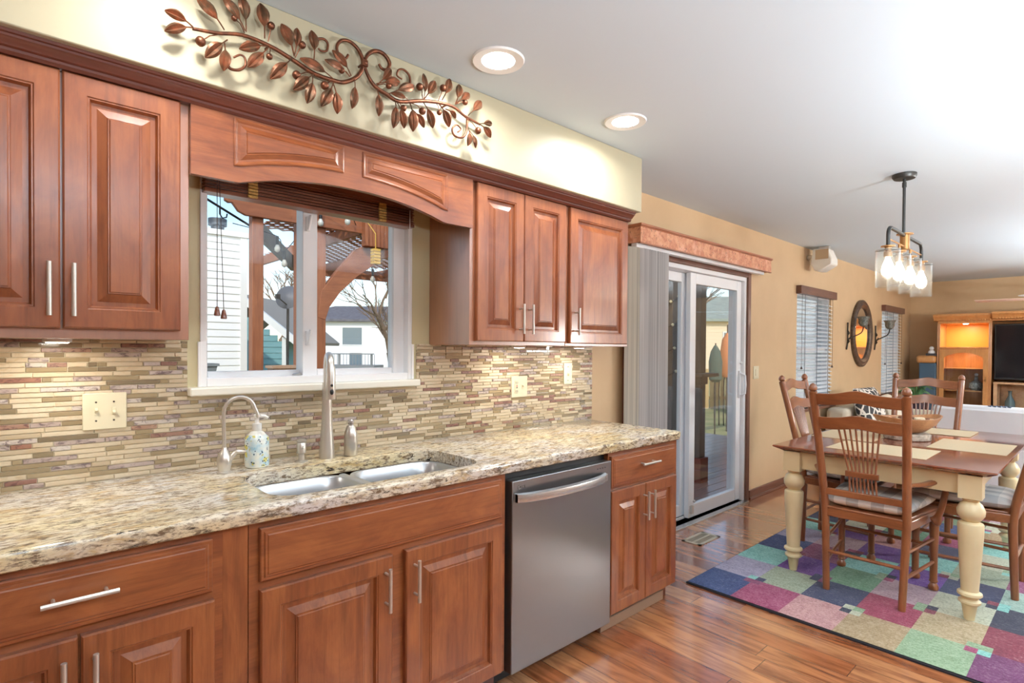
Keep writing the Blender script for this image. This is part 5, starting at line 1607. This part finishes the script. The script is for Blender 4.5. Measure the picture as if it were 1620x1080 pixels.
mb = MB(); mb.lathe([(.10, 3.20), (.10, 3.32), (.14, 3.33), (.14, 3.44), (0, 3.45)], (2.62, 7.75, 0), 16); build(mb, 'vent_pipe', plain('dark_galvanised', (88, 92, 98), .5, .5), nh)
sh = thing('garden_shed', 'teal sided garden shed with a white trimmed gable roof', 'shed', (4.6, 13, -.55))
dR = Vector((.735, -.678, 0)); dF = Vector((.678, .735, 0))
def orient(mb, o, u=dR, v=dF): 
    o = Vector(o); mb.v = [tuple(o + u * p[0] + v * p[1] + Vector((0, 0, p[2]))) for p in mb.v]; return mb
so_ = (4.84, 12.37, 0)
mb = MB(); siding(mb, (-.9, 0, 0), (.62, 0, 0), -.55, 1.5, (0, -1, 0), .15)
n = 6
for k in range(n):
    z = 1.5 + k * .15; s = .62 - (k + 1) * .2
    if s > -.8: siding(mb, (-.9, 0, 0), (s, 0, 0), z, z + .15, (0, -1, 0), .15)
mb.box(-.9, .62, .005, 3, -.55, 1.5)
build(orient(mb, so_), 'wall', plain('teal_siding', (112, 158, 164), .6), sh, flatshade=True)
mb = MB(); mb.bar((-.5, -.08, 2.62), (1.0, -.08, 1.42), .10, .16, (0, 0, 1)); mb.bar((-.5, -.08, 2.62), (-1.9, -.08, 1.42), .10, .16); mb.box(.54, .64, -.04, .0, -.55, 1.6); build(orient(mb, so_), 'trim', M['white_trim'], sh)
mb = MB(); mb.ext([(-.5, 2.70), (1.02, 1.48), (1.0, 1.40), (-.5, 2.60), (-1.9, 1.40), (-1.92, 1.48)], 'y', -.12, 3.1); build(orient(mb, so_), 'roof', plain('shed_shingle', (150, 146, 140), .9), sh)
sd_ = thing('satellite_dish', 'dark grey satellite dish on a mast beside the shed', 'satellite dish', (3.81, 7.88, -.55))
mb = MB(); prof = [(0, .06), (.12, .045), (.22, .0), (.215, -.012), (.12, .03), (0, .045)]
mb.lathe(prof, (0, 0, 0), 20); mb.xf(Matrix.Translation((3.81, 7.88, 2.25)) @ Matrix.Rotation(math.radians(75), 4, Vector((.735, -.678, 0)))); build(mb, 'reflector', plain('dish_grey', (92, 98, 108), .5), sd_)
mb = MB(); mb.tube([(3.83, 7.92, 2.2), (3.83, 7.95, -.55)], .025, 8); mb.tube([(3.8, 7.85, 2.1), (3.55, 7.65, 2.22)], .012, 6); mb.box(3.51, 3.58, 7.60, 7.67, 2.19, 2.27); build(mb, 'mast', M['pew'], sd_)

gg = thing('added_white_garage', 'added white sided garage brightening the view through the slatted side windows', 'garage', (17, 2.6, -.55))  # garage made up to give a bright view behind the blinds
mb = MB(); siding(mb, (15, .9, 0), (15, 4.5, 0), -.55, 3.4, (-1, 0, 0), .14); mb.box(15.01, 20, .9, 4.5, -.55, 3.4); build(mb, 'wall', M['siding'], gg, flatshade=True)
mb = MB(); mb.ext([(.6, 3.38), (4.8, 3.38), (2.7, 5.0)], 'x', 14.8, 20.2); build(mb, 'roof', plain('garage_shingle', (120, 116, 112), .9), gg)

# houses far behind the yard
M['wpane'] = plain('far_window_glass', (110, 128, 140), .15, 0, .7)
def far_house(lb, o, x0, x1, z0, z1, wins, cw, cr, deck=False, hip=1.6):
    t = thing('distant_house', lb, 'house', o, None)
    o = (o[0], o[1], 0)
    mb = MB(); siding(mb, (x0, 0, 0), (x1, 0, 0), z0, z1, (0, -1, 0), .26); mb.box(x0, x1, .01, 9, z0, z1); build(orient(mb, o), 'wall', cw, t, flatshade=True)
    mb = MB(); mb.rings([[(x0 - .5, -.5, z1), (x1 + .5, -.5, z1), (x1 + .5, 9.5, z1), (x0 - .5, 9.5, z1)], [(x0 - .5, -.5, z1 + .18), (x1 + .5, -.5, z1 + .18), (x1 + .5, 9.5, z1 + .18), (x0 - .5, 9.5, z1 + .18)], [(x0 + 3, 4.3, z1 + hip), (x1 - 3, 4.3, z1 + hip), (x1 - 3, 4.7, z1 + hip), (x0 + 3, 4.7, z1 + hip)]]); build(orient(mb, o), 'roof', cr, t, flatshade=True)
    for a, b, c, d in wins:
        mb = MB(); frame(mb, a - .08, b + .08, c - .08, d + .08, -.07, .0, .08); f_ = build(orient(mb, o), 'window', M['white_trim'], t)
        mb = MB(); mb.box(a, b, -.045, -.035, c, d); build(orient(mb, o), 'pane', M['wpane'], f_)
    if deck:
        mb = MB(); mb.box(x0 + .5, x0 + 8.4, -3.2, -.05, -.30, -.05)
        for k in range(34): mb.box(x0 + .5 + k * .24, x0 + .53 + k * .24, -3.2, -3.17, -.05, .82)
        mb.box(x0 + .5, x0 + 8.4, -3.24, -3.14, .82, .90)
        for k in range(4): mb.box(x0 + .6 + k * 2.5, x0 + .75 + k * 2.5, -3.15, -3.0, -1.8, .9)
        build(orient(mb, o), 'deck_railing', plain('grey_railing', (128, 132, 136), .7), t)
    return t
M['roofd'] = plain('dark_shingle', (112, 112, 120), .9, c2=(96, 96, 104), sc=3)
M['roofg'] = plain('grey_green_shingle', (152, 166, 158), .9, c2=(138, 152, 146), sc=3)
far_house('white two storey house with dark roof and a deck seen through the sink window', (19.4, 42.5, -2), -3, 12, -2, 3.5, [(2.0, 3.6, 1.6, 3.0), (6.2, 7.7, 1.6, 3.0), (2.6, 3.6, -.1, .9), (6.1, 7.0, -.6, .8), (7.3, 8.4, -.6, .8)], M['siding'], M['roofd'], True)
far_house('cream house with grey green roof seen through the patio door', (36.6, 18.4, -2), -7, 9, -2, 3.4, [(-2.3, -1.3, 1.1, 2.6), (-.5, .4, 1.1, 2.6), (2.3, 3.2, 1.1, 2.6), (-2.3, -1.2, -.9, .5)], plain('cream_siding', (226, 208, 180), .6), M['roofg'], False, 2.2)

# bare trees
M['bark'] = plain('pale_bark', (150, 128, 108), .9, c2=(120, 100, 86), sc=8)
def tree(lb, x, y, z0, h, seed, group='bare trees beyond the pergola', lean=(0, 0), r0=.10, depth=5):
    rt = random.Random(seed); mb = MB()
    def branch(p, d, L, r, k):
        q = p + d * L
        mid = p + d * (L * .5) + Vector((rt.uniform(-1, 1), rt.uniform(-1, 1), rt.uniform(-.5, .5))) * L * .06
        mb.tube([p, mid, q], [r, r * .85, r * .68], 5 if k > 1 else 4, cap=False)
        if k == 0: return
        for _ in range(3 if k > 1 else 4):
            dd = (d + Vector((rt.uniform(-1, 1), rt.uniform(-1, 1), rt.uniform(-.35, .75))) * .75).normalized()
            branch(p + d * (L * rt.uniform(.55, 1)), dd, L * rt.uniform(.6, .82), r * .6, k - 1)
    branch(Vector((x, y, z0)), Vector((lean[0], lean[1], 1)).normalized(), h * .30, r0, depth)
    o = build(mb, 'bare_tree', M['bark'], ang=80, fixn=False)
    tag(o, lb, 'tree', group); return o
tree('bare tree with wide branches at the right side of the sink window', 8.6, 11.9, -.55, 6.0, 4, lean=(-.15, .12), r0=.11)
tree('bare tree beyond the shed roof', 10.5, 26.5, -.8, 8.5, 8, r0=.16)
tree('bare tree behind the patio door post', 22.0, 10.6, -.8, 8.0, 15, r0=.15)
